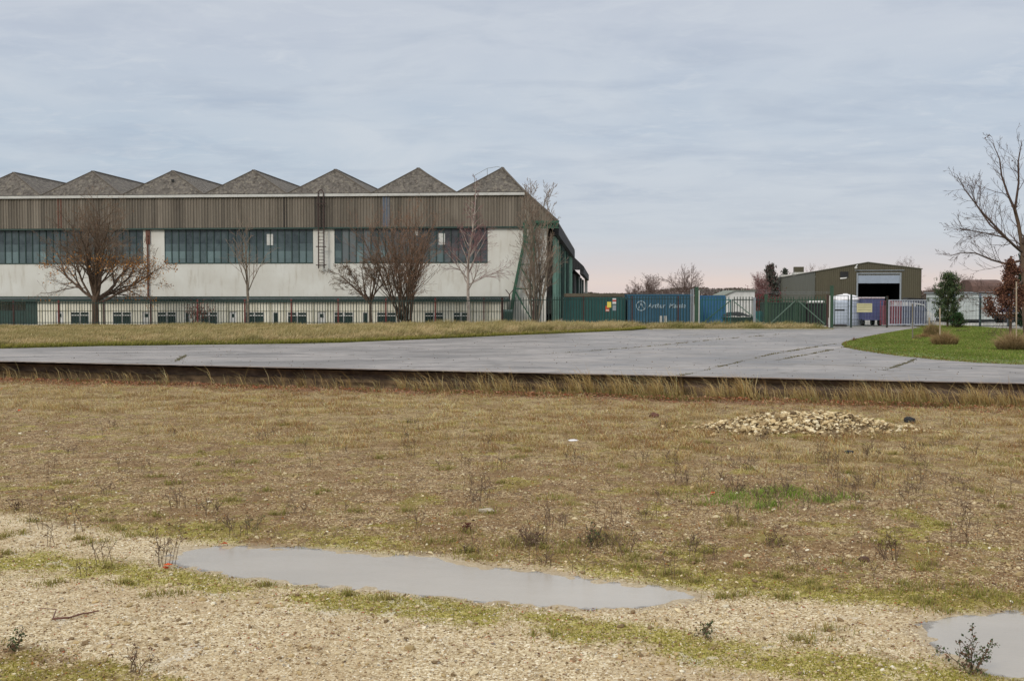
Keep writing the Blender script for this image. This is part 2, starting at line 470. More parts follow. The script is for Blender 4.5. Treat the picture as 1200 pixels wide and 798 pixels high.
# the field sheet: fine where it is seen, coarse to far out
def axis(fine, lo, hi):
    a = [fine[0]]; st = fine[1] - fine[0]
    while a[-1] > lo: st *= 1.35; a.append(a[-1] - st)
    b = [fine[-1]]; st = fine[-1] - fine[-2]
    while b[-1] < hi: st *= 1.35; b.append(b[-1] + st)
    return np.array(sorted(a[1:]) + list(fine) + b[1:])
xs = axis(np.arange(-24, 21, 0.1), -400, 400); ys = axis(np.concatenate([np.arange(8.6, 17, 0.07), np.arange(17, 46.5, 0.14)]), -300, 190)
XX, YY = np.meshgrid(xs, ys)
ZZ = field_z(XX, YY)
far = (YY > 60) | (YY < 3) | (abs(XX) > 60); ZZ[far] = FZ
tr, mo, gr, li, _, _, m3 = masks(XX, YY)
nx, ny = len(xs), len(ys)
ii = np.arange(nx * ny).reshape(ny, nx)
quads = np.stack([ii[:-1, :-1], ii[:-1, 1:], ii[1:, 1:], ii[1:, :-1]], -1).reshape(-1, 4)
me = np_mesh('field', np.stack([XX, YY, ZZ], -1).reshape(-1, 3), quads, np.full(len(quads), 4),
             np.stack([tr, mo, gr], -1).reshape(-1, 3), True)
a = me.color_attributes.new('Wet', 'FLOAT_COLOR', 'POINT')
sd_ = np.maximum(sdf(XX, YY, PUD1), sdf(XX, YY, PUD2))
wet = np.clip(1 + sd_ / 0.35, 0, 1)
cc = np.ones((nx * ny, 4), np.float32); cc[:, 0] = wet.ravel(); cc[:, 1] = li.ravel(); cc[:, 2] = m3.ravel()
a.data.foreach_set('color', cc.ravel())

n = NT('field_soil')
at = n.attr(); sc = n.n.new('ShaderNodeSeparateColor'); n.link(at.outputs['Color'], sc.inputs[0])
at2 = n.attr('Wet'); sc2 = n.n.new('ShaderNodeSeparateColor'); n.link(at2.outputs['Color'], sc2.inputs[0])
v1 = n.vor(38); v2 = n.vor(75); v3 = n.vor(16)
def cellv(v):
    s_ = n.n.new('ShaderNodeSeparateColor'); n.link(v, s_.inputs[0]); return s_.outputs[0]
cv = cellv(v1); cv2 = cellv(v2); cv3 = cellv(v3)
mixv = n.math('ADD', n.math('MULTIPLY', cv, 0.6), n.math('MULTIPLY', cv2, 0.4))
track = n.ramp(mixv, [(0.1, s2l((138, 116, 84))), (0.4, s2l((180, 159, 122))), (0.65, s2l((202, 183, 146))), (0.9, s2l((232, 220, 192)))])
brown = n.ramp(mixv, [(0.12, s2l((84, 62, 40))), (0.45, s2l((128, 102, 66))), (0.68, s2l((158, 131, 90))), (0.88, s2l((218, 200, 160)))])
dry = n.ramp(n.noise(14, 6, n.mapv((3, 1, 1))), [(0.3, s2l((96, 76, 50))), (0.5, s2l((150, 128, 88))), (0.72, s2l((198, 176, 132)))])
mossc = n.ramp(mixv, [(0.1, s2l((104, 98, 36))), (0.5, s2l((148, 138, 56))), (0.8, s2l((172, 156, 82))), (0.95, s2l((208, 192, 140)))])
big = n.noise(0.55, 5)
track = n.mix(n.ramp(big, [(0.42, 0.0), (0.62, 0.55)]), track, s2l((168, 144, 108)))
fine = n.noise(9, 6)
f1 = n.ramp(n.math('ADD', sc.outputs[0], n.math('MULTIPLY', n.math('SUBTRACT', fine, 0.5), 0.9)), [(0.35, 0.0), (0.65, 1.0)])
f2 = n.ramp(n.math('ADD', sc.outputs[2], n.math('MULTIPLY', n.math('SUBTRACT', fine, 0.5), 0.9)), [(0.3, 0.0), (0.7, 1.0)])
f3 = n.ramp(n.math('ADD', sc.outputs[1], n.math('MULTIPLY', n.math('SUBTRACT', n.noise(22, 5), 0.5), 1.4)), [(0.35, 0.0), (0.75, 0.9)])
colr = n.mix(f2, brown, dry); colr = n.mix(f1, colr, track); colr = n.mix(f3, colr, mossc)
soilp = n.ramp(n.noise(3.0, 6), [(0.56, 0.0), (0.66, 0.5)])
colr = n.mix(soilp, colr, s2l((116, 92, 58)))
chalk = n.ramp(n.noise(1.1, 7, None, 0.7, 0.8), [(0.6, 0.0), (0.66, 0.7)])
colr = n.mix(n.math('MULTIPLY', chalk, f1), colr, s2l((206, 196, 176)))
patch = n.ramp(n.noise(0.8, 7, n.mapv((1, 1.3, 1)), 0.68), [(0.47, 0.0), (0.6, 0.6)]); patch2 = n.ramp(n.noise(1.6, 6, None, 0.7), [(0.52, 0.0), (0.62, 0.6)])
inv = n.math('SUBTRACT', 1.0, f1)
sm = n.ramp(n.noise(5.5, 5, n.mapv((1, 0.6, 1)), 0.7), [(0.5, 0.0), (0.6, 0.7)]); colr = n.mix(n.math('MULTIPLY', sm, inv), colr, s2l((84, 62, 42)))
sm2 = n.ramp(n.noise(7.5, 5, n.mapv((1, 0.6, 1)), 0.7), [(0.56, 0.0), (0.64, 0.6)]); colr = n.mix(n.math('MULTIPLY', sm2, inv), colr, s2l((190, 166, 128)))
colr = n.mix(n.math('MULTIPLY', patch, inv), colr, s2l((112, 84, 50)))
colr = n.mix(n.math('MULTIPLY', patch2, inv), colr, s2l((130, 118, 56)))
colr = n.mix(n.math('MULTIPLY', n.ramp(n.math('ADD', sc2.outputs[1], n.math('MULTIPLY', n.math('SUBTRACT', fine, 0.5), 1.2)), [(0.4, 0.0), (0.8, 0.75)]), inv), colr, s2l((110, 76, 54)))
colr = n.mix(n.math('MULTIPLY', n.ramp(n.math('ADD', sc2.outputs[0], n.math('MULTIPLY', n.math('SUBTRACT', fine, 0.5), 0.8)), [(0.35, 0.0), (0.75, 1.0)]), 0.5), colr, s2l((152, 134, 106)))
n.col(colr); n.rough(n.ramp(sc2.outputs[0], [(0.2, 0.92), (0.9, 0.5)])); n.b.inputs['Specular IOR Level'].default_value = 0.25
n.bump(n.math('ADD', mixv, n.math('MULTIPLY', cv3, 0.4)), 0.55, 0.02)
fo = link('gravel_field', me, n.m); tag(fo, kind='structure')

# puddles
n = NT('puddle_water')
rip = n.math('ADD', n.noise(26, 4, n.mapv((0.6, 2.4, 1))), n.math('MULTIPLY', n.noise(3.0, 3), 1.0))
n.col(n.ramp(n.noise(0.5, 3, n.mapv((0.5, 1.2, 1))), [(0.3, s2l((156, 146, 130))), (0.7, s2l((174, 163, 146)))])); n.rough(0.03)
n.b.inputs['IOR'].default_value = 1.7; n.b.inputs['Specular IOR Level'].default_value = 0.6
n.bump(rip, 0.13, 0.02)
clear = n.n.new('ShaderNodeBsdfTransparent'); gl = n.n.new('ShaderNodeBsdfGlossy'); gl.inputs['Roughness'].default_value = 0.05
fr = n.n.new('ShaderNodeFresnel'); fr.inputs[0].default_value = 1.33
m1_ = n.n.new('ShaderNodeMixShader'); n.link(fr.outputs[0], m1_.inputs[0]); n.link(clear.outputs[0], m1_.inputs[1]); n.link(gl.outputs[0], m1_.inputs[2])
m2_ = n.n.new('ShaderNodeMixShader'); dsep = n.n.new('ShaderNodeSeparateColor'); n.link(n.attr('Col').outputs['Color'], dsep.inputs[0])
n.link(n.ramp(n.math('ADD', dsep.outputs[0], n.math('MULTIPLY', n.math('SUBTRACT', n.noise(7, 6), 0.5), 1.0)), [(0.0, 0.25), (0.22, 1.0)]), m2_.inputs[0])
n.link(m1_.outputs[0], m2_.inputs[1]); n.link(n.b.outputs[0], m2_.inputs[2]); n.link(m2_.outputs[0], n.n['Material Output'].inputs[0])
M_water = n.m
for nm, poly in (('puddle', PUD1), ('puddle', PUD2)):
    lo = poly.min(0) - 0.5; hi = poly.max(0) + 0.5
    GX, GY = np.meshgrid(np.arange(lo[0], hi[0], 0.1), np.arange(lo[1], hi[1], 0.08)); sp_ = sdf(GX, GY, poly)
    i_ = np.arange(GX.size).reshape(GX.shape); q_ = np.stack([i_[:-1, :-1], i_[:-1, 1:], i_[1:, 1:], i_[1:, :-1]], -1).reshape(-1, 4); q_ = q_[(sp_.ravel()[q_] > -0.4).all(1)]
    dp = np.clip((sp_ + 0.02) / 0.30, 0, 1).ravel()
    o = link(nm, np_mesh(nm, np.stack([GX, GY, np.full(GX.shape, FZ - 0.031)], -1).reshape(-1, 3), q_, np.full(len(q_), 4), np.stack([dp] * 3, 1), True), M_water); tag(o, kind='structure')

# --- upper ground behind the wall
def wl(t, off=0.0):      # point on the wall line, t metres from WA, off metres behind the face
    p = WA + wd * t - wn * off
    return (p[0], p[1])
def flat(name, pts, z, mat, tagk='structure'):
    tris = geometry.tessellate_polygon([[Vector((x, y, 0)) for x, y in pts]])
    me = bpy.data.meshes.new(name)
    me.from_pydata([(x, y, z) for x, y in pts], [], [tuple(t) for t in tris]); me.update()
    import bmesh
    bm = bmesh.new(); bm.from_mesh(me); bmesh.ops.recalc_face_normals(bm, faces=bm.faces)
    for f in bm.faces:
        if f.normal.z < 0: f.normal_flip()
    bm.to_mesh(me); bm.free()
    o = link(name, me, mat); tag(o, kind=tagk); return o

n = NT('rough_land'); n.col(n.ramp(n.noise(0.15, 8), [(0.35, s2l((92, 92, 56))), (0.6, s2l((118, 108, 72)))])); n.rough(0.95)
M_land = n.m
flat('ground', [wl(-600, 0.2), wl(700, 0.2), (2600, 2600), (0, 4000), (-2600, 2600)], -0.03, M_land)

n = NT('worn_sheen_tarmac')
big = n.noise(0.16, 6); med = n.noise(1.1, 6, n.mapv((1, 2.2, 1))); fin = n.noise(45, 4)
base = n.ramp(big, [(0.38, s2l((114, 109, 104))), (0.62, s2l((150, 142, 135)))])
base = n.mix(n.ramp(med, [(0.45, 0.0), (0.62, 0.55)]), base, s2l((98, 93, 90)))
base = n.mix(n.ramp(fin, [(0.45, 0.0), (0.7, 0.4)]), base, s2l((150, 145, 138)))
base = n.mix(n.ramp(n.noise(0.11, 7, n.mapv((0.6, 1.8, 1)), 0.7, 0.5), [(0.5, 0.0), (0.58, 0.5)]), base, s2l((158, 150, 142)))  # lighter patches paint the wet sheen into the road colour
base = n.mix(n.ramp(n.noise(2.6, 6, n.mapv((0.7, 1.5, 1)), 0.7), [(0.6, 0.0), (0.68, 0.6)]), base, s2l((84, 76, 68)))
base = n.mix(n.ramp(n.vor(0.6, n.mapv((0.5, 1.6, 1)), 'Distance', 'DISTANCE_TO_EDGE'), [(0.0, 0.55), (0.035, 0.0)]), base, s2l((88, 80, 68)))
st2 = n.noise(0.45, 7, n.mapv((0.45, 1.3, 1)), 0.68)
base = n.mix(n.ramp(st2, [(0.50, 0.0), (0.60, 0.75)]), base, s2l((92, 84, 77)))
n.col(base); n.rough(n.ramp(st2, [(0.4, 0.7), (0.62, 0.36)])); n.bump(fin, 0.3, 0.01)
n.b.inputs['Specular IOR Level'].default_value = 0.45
M_road = n.m
verge_front = [G(-170, 412), G(0, 408.5), G(120, 405.5), G(200, 404.5), G(330, 403), G(400, 401.5), G(500, 397.5), G(600, 393), G(680, 389.8), G(740, 387.2), G(757, 385.6)]
road = [wl(-40, 0.28), wl(75, 0.28)] + [(G(1200, 428)[0] + 20, G(1200, 430)[1] - 4), (G(1200, 428)[0] + 20, 96.0), G(1085, 383.8), G(978, 384.6), G(975, 386.6), G(765, 386.6)] + verge_front[::-1] + [(-62, 57)]
flat('road', road, 0.0, M_road)
# yard beyond the fence
M_yard = paint('yard_concrete', s2l((140, 135, 125)), 0.85, 0.2, 0.3, s2l((100, 95, 80)))
flat('yard', [(-62, 94.5), (60, 94.5), (90, 330), (-90, 330)], -0.008, M_yard)

# moss and cracks in the road joints
M_crack = paint('crack_moss', s2l((74, 68, 46)), 0.95, 0.4, 6.0)
def ribbon(pts, w, z, seed):
    r = np.random.RandomState(seed); mb = MB(); P_ = [np.array(p) for p in pts]
    path = []
    for a_, b_ in zip(P_[:-1], P_[1:]):
        nn = max(2, int(np.linalg.norm(b_ - a_) / 0.25))
        for i in range(nn): path.append(a_ + (b_ - a_) * i / nn)
    path.append(P_[-1]); path = np.array(path)
    tn = np.gradient(path, axis=0); tn /= np.linalg.norm(tn, axis=1)[:, None]; nr = np.stack([-tn[:, 1], tn[:, 0]], 1)
    path = path + nr * (np.cumsum(r.uniform(-1, 1, len(path))) * 0.012)[:, None]
    tt_ = np.arange(len(path)) * 0.25; env = 0.14 + 1.5 * sstep(0.5, 0.72, fbm(tt_ * 0.45 + seed * 7.3, tt_ * 0 + seed, 3)); wv = w * env * np.clip(r.uniform(0.5, 1.2, len(path)), 0.1, 2)
    L_ = path + nr * wv[:, None]; Rr = path - nr * (w * env * np.clip(r.uniform(0.5, 1.2, len(path)), 0.1, 2))[:, None]
    for i in range(len(path) - 1):
        mb.face([(*Rr[i], z), (*Rr[i + 1], z), (*L_[i + 1], z), (*L_[i], z)])
    return mb
joints = [([G(795, 441), G(850, 428), G(905, 415), G(960, 406), G(990, 401)], 0.05), ([G(905, 423), G(965, 412), G(1010, 403)], 0.03),
          ([G(1035, 434), G(1064, 425), G(1085, 415)], 0.06), ([G(205, 424), G(218, 416)], 0.05),
          ([G(640, 415), G(690, 411.5), G(760, 406), G(850, 397), G(925, 391)], 0.035), ([G(560, 396.5), G(640, 392.5), G(740, 389)], 0.06),
          ([G(790, 392.8), G(850, 391.5), G(900, 390.2)], 0.07), ([G(410, 412), G(520, 405), G(640, 399)], 0.03),
          ([G(880, 428), G(960, 427.5), G(1030, 430), G(1110, 434)], 0.04), ([G(1085, 424), G(1150, 429), G(1240, 433)], 0.05)]
mb = MB()
for i, (pts, ww) in enumerate(joints):
    r_ = ribbon(pts, ww, 0.004, 50 + i); o_ = len(mb.v); mb.v += r_.v; mb.f += [tuple(q + o_ for q in f) for f in r_.f]
tag(mb.build('road_cracks', M_crack), kind='structure')
# pale kerb along the far edge
mb = MB(); a0 = Vector((*G(765, 386.6), 0)); a1 = Vector((*G(975, 386.6), 0)); mb.quadbox([a0, a1, a1 + Vector((0, .35, 0)), a0 + Vector((0, .35, 0)), a0 + Vector((0, 0, .06)), a1 + Vector((0, 0, .06)), a1 + Vector((0, .35, .06)), a0 + Vector((0, .35, .06))])
tag(mb.build('kerb', paint('kerb_concrete', s2l((165, 160, 145)), 0.9, 0.25, 1.5, s2l((110, 105, 80))), bevel=0.01), kind='structure')

# verges and lawn (low mounds)
def mound(name, pts, z0, h, mat, step, extra=None):
    pts = np.array(pts); lo = pts.min(0); hi = pts.max(0)
    gx = np.arange(lo[0] - step, hi[0] + 2 * step, step); gy = np.arange(lo[1] - step, hi[1] + 2 * step, step)
    X, Y = np.meshgrid(gx, gy); s = sdf(X, Y, pts)
    Zm = z0 + h * sstep(0, 1.0, s) + (fbm(X * 0.8, Y * 0.8, 3) - 0.5) * 0.06 * sstep(0, 1, s)
    Zm = np.where(s < 0, z0 - 0.05, Zm)
    keep = (s > -step * 1.2)
    ii = np.arange(X.size).reshape(X.shape)
    q = np.stack([ii[:-1, :-1], ii[:-1, 1:], ii[1:, 1:], ii[1:, :-1]], -1).reshape(-1, 4)
    q = q[keep.ravel()[q].all(1)]
    me = np_mesh(name, np.stack([X, Y, Zm], -1).reshape(-1, 3), q, np.full(len(q), 4), None, True)
    o = link(name, me, mat); tag(o, kind='structure'); return o
n = NT('verge_soil'); n.col(n.ramp(n.noise(2, 6), [(0.35, s2l((92, 88, 46))), (0.65, s2l((128, 114, 66)))])); n.rough(0.95); M_vsoil = n.m
VERGE = verge_front + [(G(757, 385.6)[0] + 0.6, 94.0), (10.5, 95.6), (-62, 95.6), (-62, 57)]
mound('verge', VERGE, 0.0, 0.10, M_vsoil, 0.5)
VERGE2 = [G(760, 385.8), (G(760, 385.8)[0] - 1, 97), (G(975, 386)[0], 97), G(975, 386)]
mound('verge', VERGE2, 0.0, 0.08, M_vsoil, 0.3)
LAWN = [G(1085, 384.2), G(1060, 387), G(1030, 392), G(1003, 397.5), G(989, 401), G(985, 404), G(990, 407.5), G(1010, 411.5), G(1050, 417), G(1100, 422), G(1150, 425.5), G(1200, 427.5)]
LAWN += [(LAWN[-1][0] + 16, LAWN[-1][1] - 4.5), (LAWN[-1][0] + 20, 97.5), (G(1085, 384)[0], 97.5)]
n = NT('lawn_soil'); n.col(n.ramp(n.noise(1.2, 6), [(0.35, s2l((92, 98, 48))), (0.65, s2l((108, 120, 54)))])); n.rough(0.95); M_lawn = n.m
mound('lawn', LAWN, 0.0, 0.12, M_lawn, 0.4)

# ------------------------------------------------------------------ the low wall at the road edge
def wall_mesh(z0, z1, fwd, amp, t0, t1, depth, ragged, seed, st=0.11, rows=7):
    r = np.random.RandomState(seed)
    ts = np.arange(t0, t1, st); zs = np.linspace(z0, z1, rows)
    T, Zz = np.meshgrid(ts, zs)
    d = (fbm(T * 1.4 + seed, Zz * 3.5, 4) - 0.5) * amp * 2
    joint = np.exp(-((T % 4.6) - 2.3) ** 2 / 0.002) * 0.05
    hj = np.exp(-((Zz - (z0 + (z1 - z0) * 0.52) + 0.05 * np.sin(T * 0.4)) / 0.03) ** 2) * 0.05
    off = fwd + d - joint - hj + 0.02 * (Zz > z1 - 0.14)
    tr_ = (fbm(T * 2.2, T * 0 + seed, 4) - 0.5) * ragged * (Zz == zs[-1])
    X = WA[0] + wd[0] * T + wn[0] * off; Y = WA[1] + wd[1] * T + wn[1] * off
    V = np.stack([X, Y, Zz + tr_], -1)
    top = V[-1].copy(); top[:, 0] -= wn[0] * (depth + off[-1]); top[:, 1] -= wn[1] * (depth + off[-1]); top[:, 2] = z1
    V = np.concatenate([V, top[None]], 0)
    ii = np.arange(V.shape[0] * V.shape[1]).reshape(V.shape[:2])
    q = np.stack([ii[:-1, :-1], ii[:-1, 1:], ii[1:, 1:], ii[1:, :-1]], -1).reshape(-1, 4)
    return np_mesh('wall', V.reshape(-1, 3), q, np.full(len(q), 4), None, False)
n = NT('stained_concrete')
a1_ = n.noise(1.2, 7, n.mapv((1, 1, 2))); a2_ = n.noise(9, 6); a3_ = n.noise(3.5, 5, n.mapv((1, 1, 0.4)))
c_ = n.ramp(a1_, [(0.35, s2l((78, 64, 56))), (0.55, s2l((112, 94, 80))), (0.75, s2l((152, 132, 110)))])
c_ = n.mix(n.ramp(a2_, [(0.5, 0.0), (0.7, 0.6)]), c_, s2l((128, 108, 84)))
c_ = n.mix(n.ramp(a3_, [(0.6, 0.0), (0.75, 0.5)]), c_, s2l((62, 62, 36)))
n.col(c_); n.rough(0.9); n.bump(a2_, 0.8, 0.03); M_wall = n.m
wt = thing('retaining_wall', 'low dark stained broken concrete wall along the near edge of the road', 'wall', (0, 0, 0))
link('wall_face', wall_mesh(FZ + 0.28, 0.008, 0.0, 0.035, -45, 78, 0.35, 0.05, 3), M_wall, wt)
n = NT('lower_course'); n.col(n.ramp(n.noise(3, 7), [(0.35, s2l((74, 60, 46))), (0.55, s2l((112, 92, 68))), (0.75, s2l((142, 120, 90)))])); n.rough(0.95); n.bump(n.noise(8, 5), 0.8, 0.03)
link('footing', wall_mesh(FZ - 0.15, FZ + 0.30, 0.07, 0.06, -45, 78, 0.05, 0.08, 9, rows=5), n.m, wt)

# ================================================================== GROUND COVER in the foreground
def ground_pts(n, y0, y1, power=2.0, xpad=1.0):
    """points in front of the camera's side of the wall, denser nearby"""
    u = rs.rand(n * 2)
    if power == 0: Y = np.sqrt(u * (y1 ** 2 - y0 ** 2) + y0 ** 2)
    elif power == 2: Y = y0 * (y1 / y0) ** u
    else: Y = (u * (y1 ** (2 - power) - y0 ** (2 - power)) + y0 ** (2 - power)) ** (1 / (2 - power))
    X = rs.uniform(-1, 1, n * 2) * (Y * 0.475 + xpad)
    k = wall_dist(X, Y) > 0.1
    X, Y = X[k][:n], Y[k][:n]
    return X, Y
def at_ground(X, Y, dz=0.0): return np.stack([X, Y, field_z(X, Y) + dz], 1)
def in_water(X, Y): return np.maximum(sdf(X, Y, PUD1), sdf(X, Y, PUD2)) > -0.03

# pebbles
X, Y = ground_pts(230000, 9.0, 42, 1.7)
tr, mo, gr, li, px, py, m3 = masks(X, Y)
keep = ~in_water(X, Y) & (rs.rand(len(X)) < (0.55 + 0.45 * tr) * (1 - 0.6 * gr) * (1 - 0.5 * mo))
X, Y, tr = X[keep], Y[keep], tr[keep]
szs = np.clip(rs.lognormal(math.log(0.018), 0.42, len(X)), 0.007, 0.06)
ct = pal([((216, 200, 166), 4), ((190, 167, 128), 5), ((162, 137, 100), 3), ((128, 102, 74), 2), ((230, 220, 198), 1.2), ((152, 142, 126), .8)], len(X))
cb = pal([((202, 180, 138), 3), ((152, 124, 84), 4), ((114, 88, 58), 4), ((80, 60, 42), 3), ((220, 206, 172), 1.8), ((158, 106, 58), 1.5)], len(X))
cols = np.where((rs.rand(len(X)) < tr)[:, None], ct, cb)
tag(bits('gravel', at_ground(X, Y, 0.002), szs, cols), 'loose pale and brown gravel scattered over the field and track', 'gravel', kind='stuff')
# larger stones
X, Y = ground_pts(6000, 9.2, 34, 1.0)
tr, mo, gr, li, px, py, m3 = masks(X, Y); keep = ~in_water(X, Y) & (rs.rand(len(X)) < 1 - 0.8 * gr) & (fbm(X * 0.6 + 5, Y * 0.6, 3) > 0.36)
X, Y = X[keep], Y[keep]
szs = np.clip(rs.lognormal(math.log(0.040), 0.4, len(X)), 0.022, 0.11)
tag(rocks('stones', at_ground(X, Y, 0.008), szs, pal([((206, 188, 150), 4), ((180, 156, 112), 5), ((226, 216, 190), .5), ((130, 108, 78), 3)], len(X))),
    'larger pale limestone pieces lying among the gravel', 'stones', kind='stuff')

# dead short grass (thatch)
X, Y = ground_pts(330000, 12.5, 46, 1.2, 1.0)
tr, mo, gr, li, px, py, m3 = masks(X, Y)
clump = sstep(0.38, 0.62, fbm(X * 1.7, Y * 1.7, 4))
k = (rs.rand(len(X)) < (0.05 + 0.95 * gr) * (0.25 + 0.75 * clump) * (1 - tr) * (0.3 + 0.7 * sstep(0.6, 3.2, wall_dist(X, Y) + 1.2 * (fbm(X, Y, 3) - .5)))) & ~in_water(X, Y)
X, Y, clump, gr = X[k], Y[k], clump[k], gr[k]
H = rs.uniform(0.03, 0.11, len(X)) * (0.55 + 0.8 * clump) * (0.6 + 0.5 * gr)
lean = np.stack([rs.normal(-0.25, 0.55, len(X)), rs.normal(0, 0.5, len(X))], 1)
cb = pal([((140, 110, 66), 4), ((118, 90, 54), 3), ((118, 112, 54), 2)], len(X)); ctp = pal([((208, 184, 136), 5), ((182, 156, 110), 4), ((222, 202, 160), 3), ((142, 138, 78), 1.6), ((140, 98, 66), 1.2)], len(X))
gm_ = fbm(X * 0.9 + 3, Y * 0.9, 4)[:, None]; hf_ = fbm(X * 4.5 + 8, Y * 2.2, 3)[:, None]; ctp = ctp * (0.72 + 0.56 * gm_) * (0.25 + 1.45 * hf_); cb = cb * (0.4 + 1.0 * hf_); H = H * (0.4 + 1.25 * hf_[:, 0]); red_ = (fbm(X * 0.7 + 60, Y * 0.7, 3) > 0.58)[:, None] & (rs.rand(len(X), 1) < .5); ctp = np.where(red_, pal([((136, 96, 68), 1)], len(X)), ctp)
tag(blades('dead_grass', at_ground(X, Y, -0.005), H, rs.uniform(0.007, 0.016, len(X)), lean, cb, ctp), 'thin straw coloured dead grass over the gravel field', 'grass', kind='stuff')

# moss and green sprigs
X, Y = ground_pts(280000, 9.0, 30, 1.7)
tr, mo, gr, li, px, py, m3 = masks(X, Y)
k = (rs.rand(len(X)) < mo ** 1.2 * (1 - 0.5 * gr)) & ~in_water(X, Y); X, Y, m3 = X[k], Y[k], m3[k]
H = rs.uniform(0.008, 0.035, len(X)); lean = rs.normal(0, 0.7, (len(X), 2))
tag(blades('moss', at_ground(X, Y, -0.002), H, rs.uniform(0.006, 0.013, len(X)), lean,
    pal([((104, 98, 40), 4), ((92, 80, 46), 2)], len(X)), pal([((158, 148, 58), 4), ((176, 160, 80), 2), ((122, 126, 50), 2), ((146, 114, 66), 1.2)], len(X))),
    'yellow green moss growing between the stones in strips', 'moss', kind='stuff')

# green tufts
tuft = [(78, 565, .35), (200, 568, .3), (60, 682, .18), (138, 622, .4), (178, 628, .12), (412, 600, .2), (330, 600, .25), (505, 634, .3), (523, 634, .25), (545, 652, .45), (640, 585, .4), (700, 637, .7), (716, 628, .4),
        (778, 670, .3), (905, 578, .9), (880, 582, .8), (925, 575, .7), (860, 588, .8), (960, 582, .5), (1012, 660, .4), (935, 749, .2), (968, 742, .25), (860, 617, .4), (820, 575, .5), (640, 640, .5), (600, 636, .5),
        (450, 702, .25), (1100, 708, .5), (1145, 700, .5), (1125, 690, .5), (1175, 702, .5), (1060, 690, .4), (640, 745, .15), (1180, 545, .5), (790, 500, .8), (350, 517, .6), (1085, 605, .4), (130, 665, .2), (235, 545, .3), (720, 545, .5), (480, 600, .3), (565, 600, .3),
        (310, 685, .12), (668, 637, .35), (1040, 640, .3), (755, 690, .2)]
for q in range(90): tuft.append((rs.uniform(0, 1200), rs.uniform(495, 700), rs.uniform(.10, .34)))
Ps = []; Hs = []; Cb = []; Ct = []
for (tx, ty, r) in tuft:
    gx, gy = G(tx, ty, FZ); nb = int(60 + 420 * r * rs.uniform(.4, 1.1))
    bright = 1 if (840 < tx < 985 and 565 < ty < 595) else 0
    a = rs.rand(nb) * 6.283; rr = r * np.abs(rs.normal(0, .62, nb)); sq = rs.uniform(.7, 1.5); off = rs.normal(0, r * .35, (3, 2))[rs.randint(0, 3, nb)]
    x = gx + np.cos(a) * rr * sq + off[:, 0]; y = gy + np.sin(a) * rr * 0.8 + off[:, 1]; rr = np.minimum(rr, r)
    Ps.append(np.stack([x, y], 1)); Hs.append(rs.uniform(0.04, 0.13, nb) * (1.3 if bright else 0.9) * (1.1 - 0.6 * rr / r))
    if bright: Ct.append(pal([((112, 138, 52), 4), ((138, 152, 74), 3), ((160, 150, 100), 1)], nb)); Cb.append(pal([((96, 112, 46), 1)], nb))
    else:
        g_ = rs.rand()
        Ct.append(pal([((124, 126, 60), 3), ((150, 142, 78), 3), ((170, 150, 102), 2 + 5 * g_)], nb)); Cb.append(pal([((106, 104, 52), 3), ((120, 102, 62), 2)], nb))
XY = np.concatenate(Ps); H = np.concatenate(Hs); kk = ~in_water(XY[:, 0], XY[:, 1]); XY = XY[kk]; H = H[kk]
Cb = np.concatenate(Cb)[kk]; Ct = np.concatenate(Ct)[kk]
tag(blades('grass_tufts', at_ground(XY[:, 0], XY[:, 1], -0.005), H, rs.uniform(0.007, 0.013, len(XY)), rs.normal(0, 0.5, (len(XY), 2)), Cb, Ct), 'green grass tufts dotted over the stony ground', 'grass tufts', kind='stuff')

# leaf litter
def litter(nn, sampler):
    X, Y = sampler(nn); return X, Y
t = rs.uniform(-6, 50, 30000); o_ = np.abs(rs.normal(1.0, 1.1, 30000)) + 0.1
kk_ = rs.rand(len(t)) < sstep(0.36, 0.56, fbm(t * 1.2, o_ * 1.2 + 9, 3)) * .85 + .15; t, o_ = t[kk_], o_[kk_]
X1 = WA[0] + wd[0] * t + wn[0] * o_; Y1 = WA[1] + wd[1] * t + wn[1] * o_
X2, Y2 = ground_pts(22000, 10, 34, 1.4); k = ~in_water(X2, Y2) & (rs.rand(len(X2)) < 0.6); X2, Y2 = X2[k], Y2[k]
X = np.concatenate([X1, X2]); Y = np.concatenate([Y1, Y2])
tag(leaves('fallen_leaves', at_ground(X, Y, np.concatenate([rs.uniform(.02, .12, len(X1)), rs.uniform(.005, .03, len(X2))])), np.concatenate([rs.uniform(0.05, 0.13, len(X1)), rs.uniform(0.02, 0.05, len(X2))]),
    pal([((122, 78, 52), 4), ((196, 152, 118), 2), ((142, 96, 66), 4), ((96, 62, 44), 3), ((178, 132, 98), 3), ((158, 78, 48), 2), ((138, 62, 44), 1.5), ((70, 48, 38), 2)], len(X)), 0.8),
    'brown fallen leaves drifted along the foot of the wall', 'fallen leaves', kind='stuff')

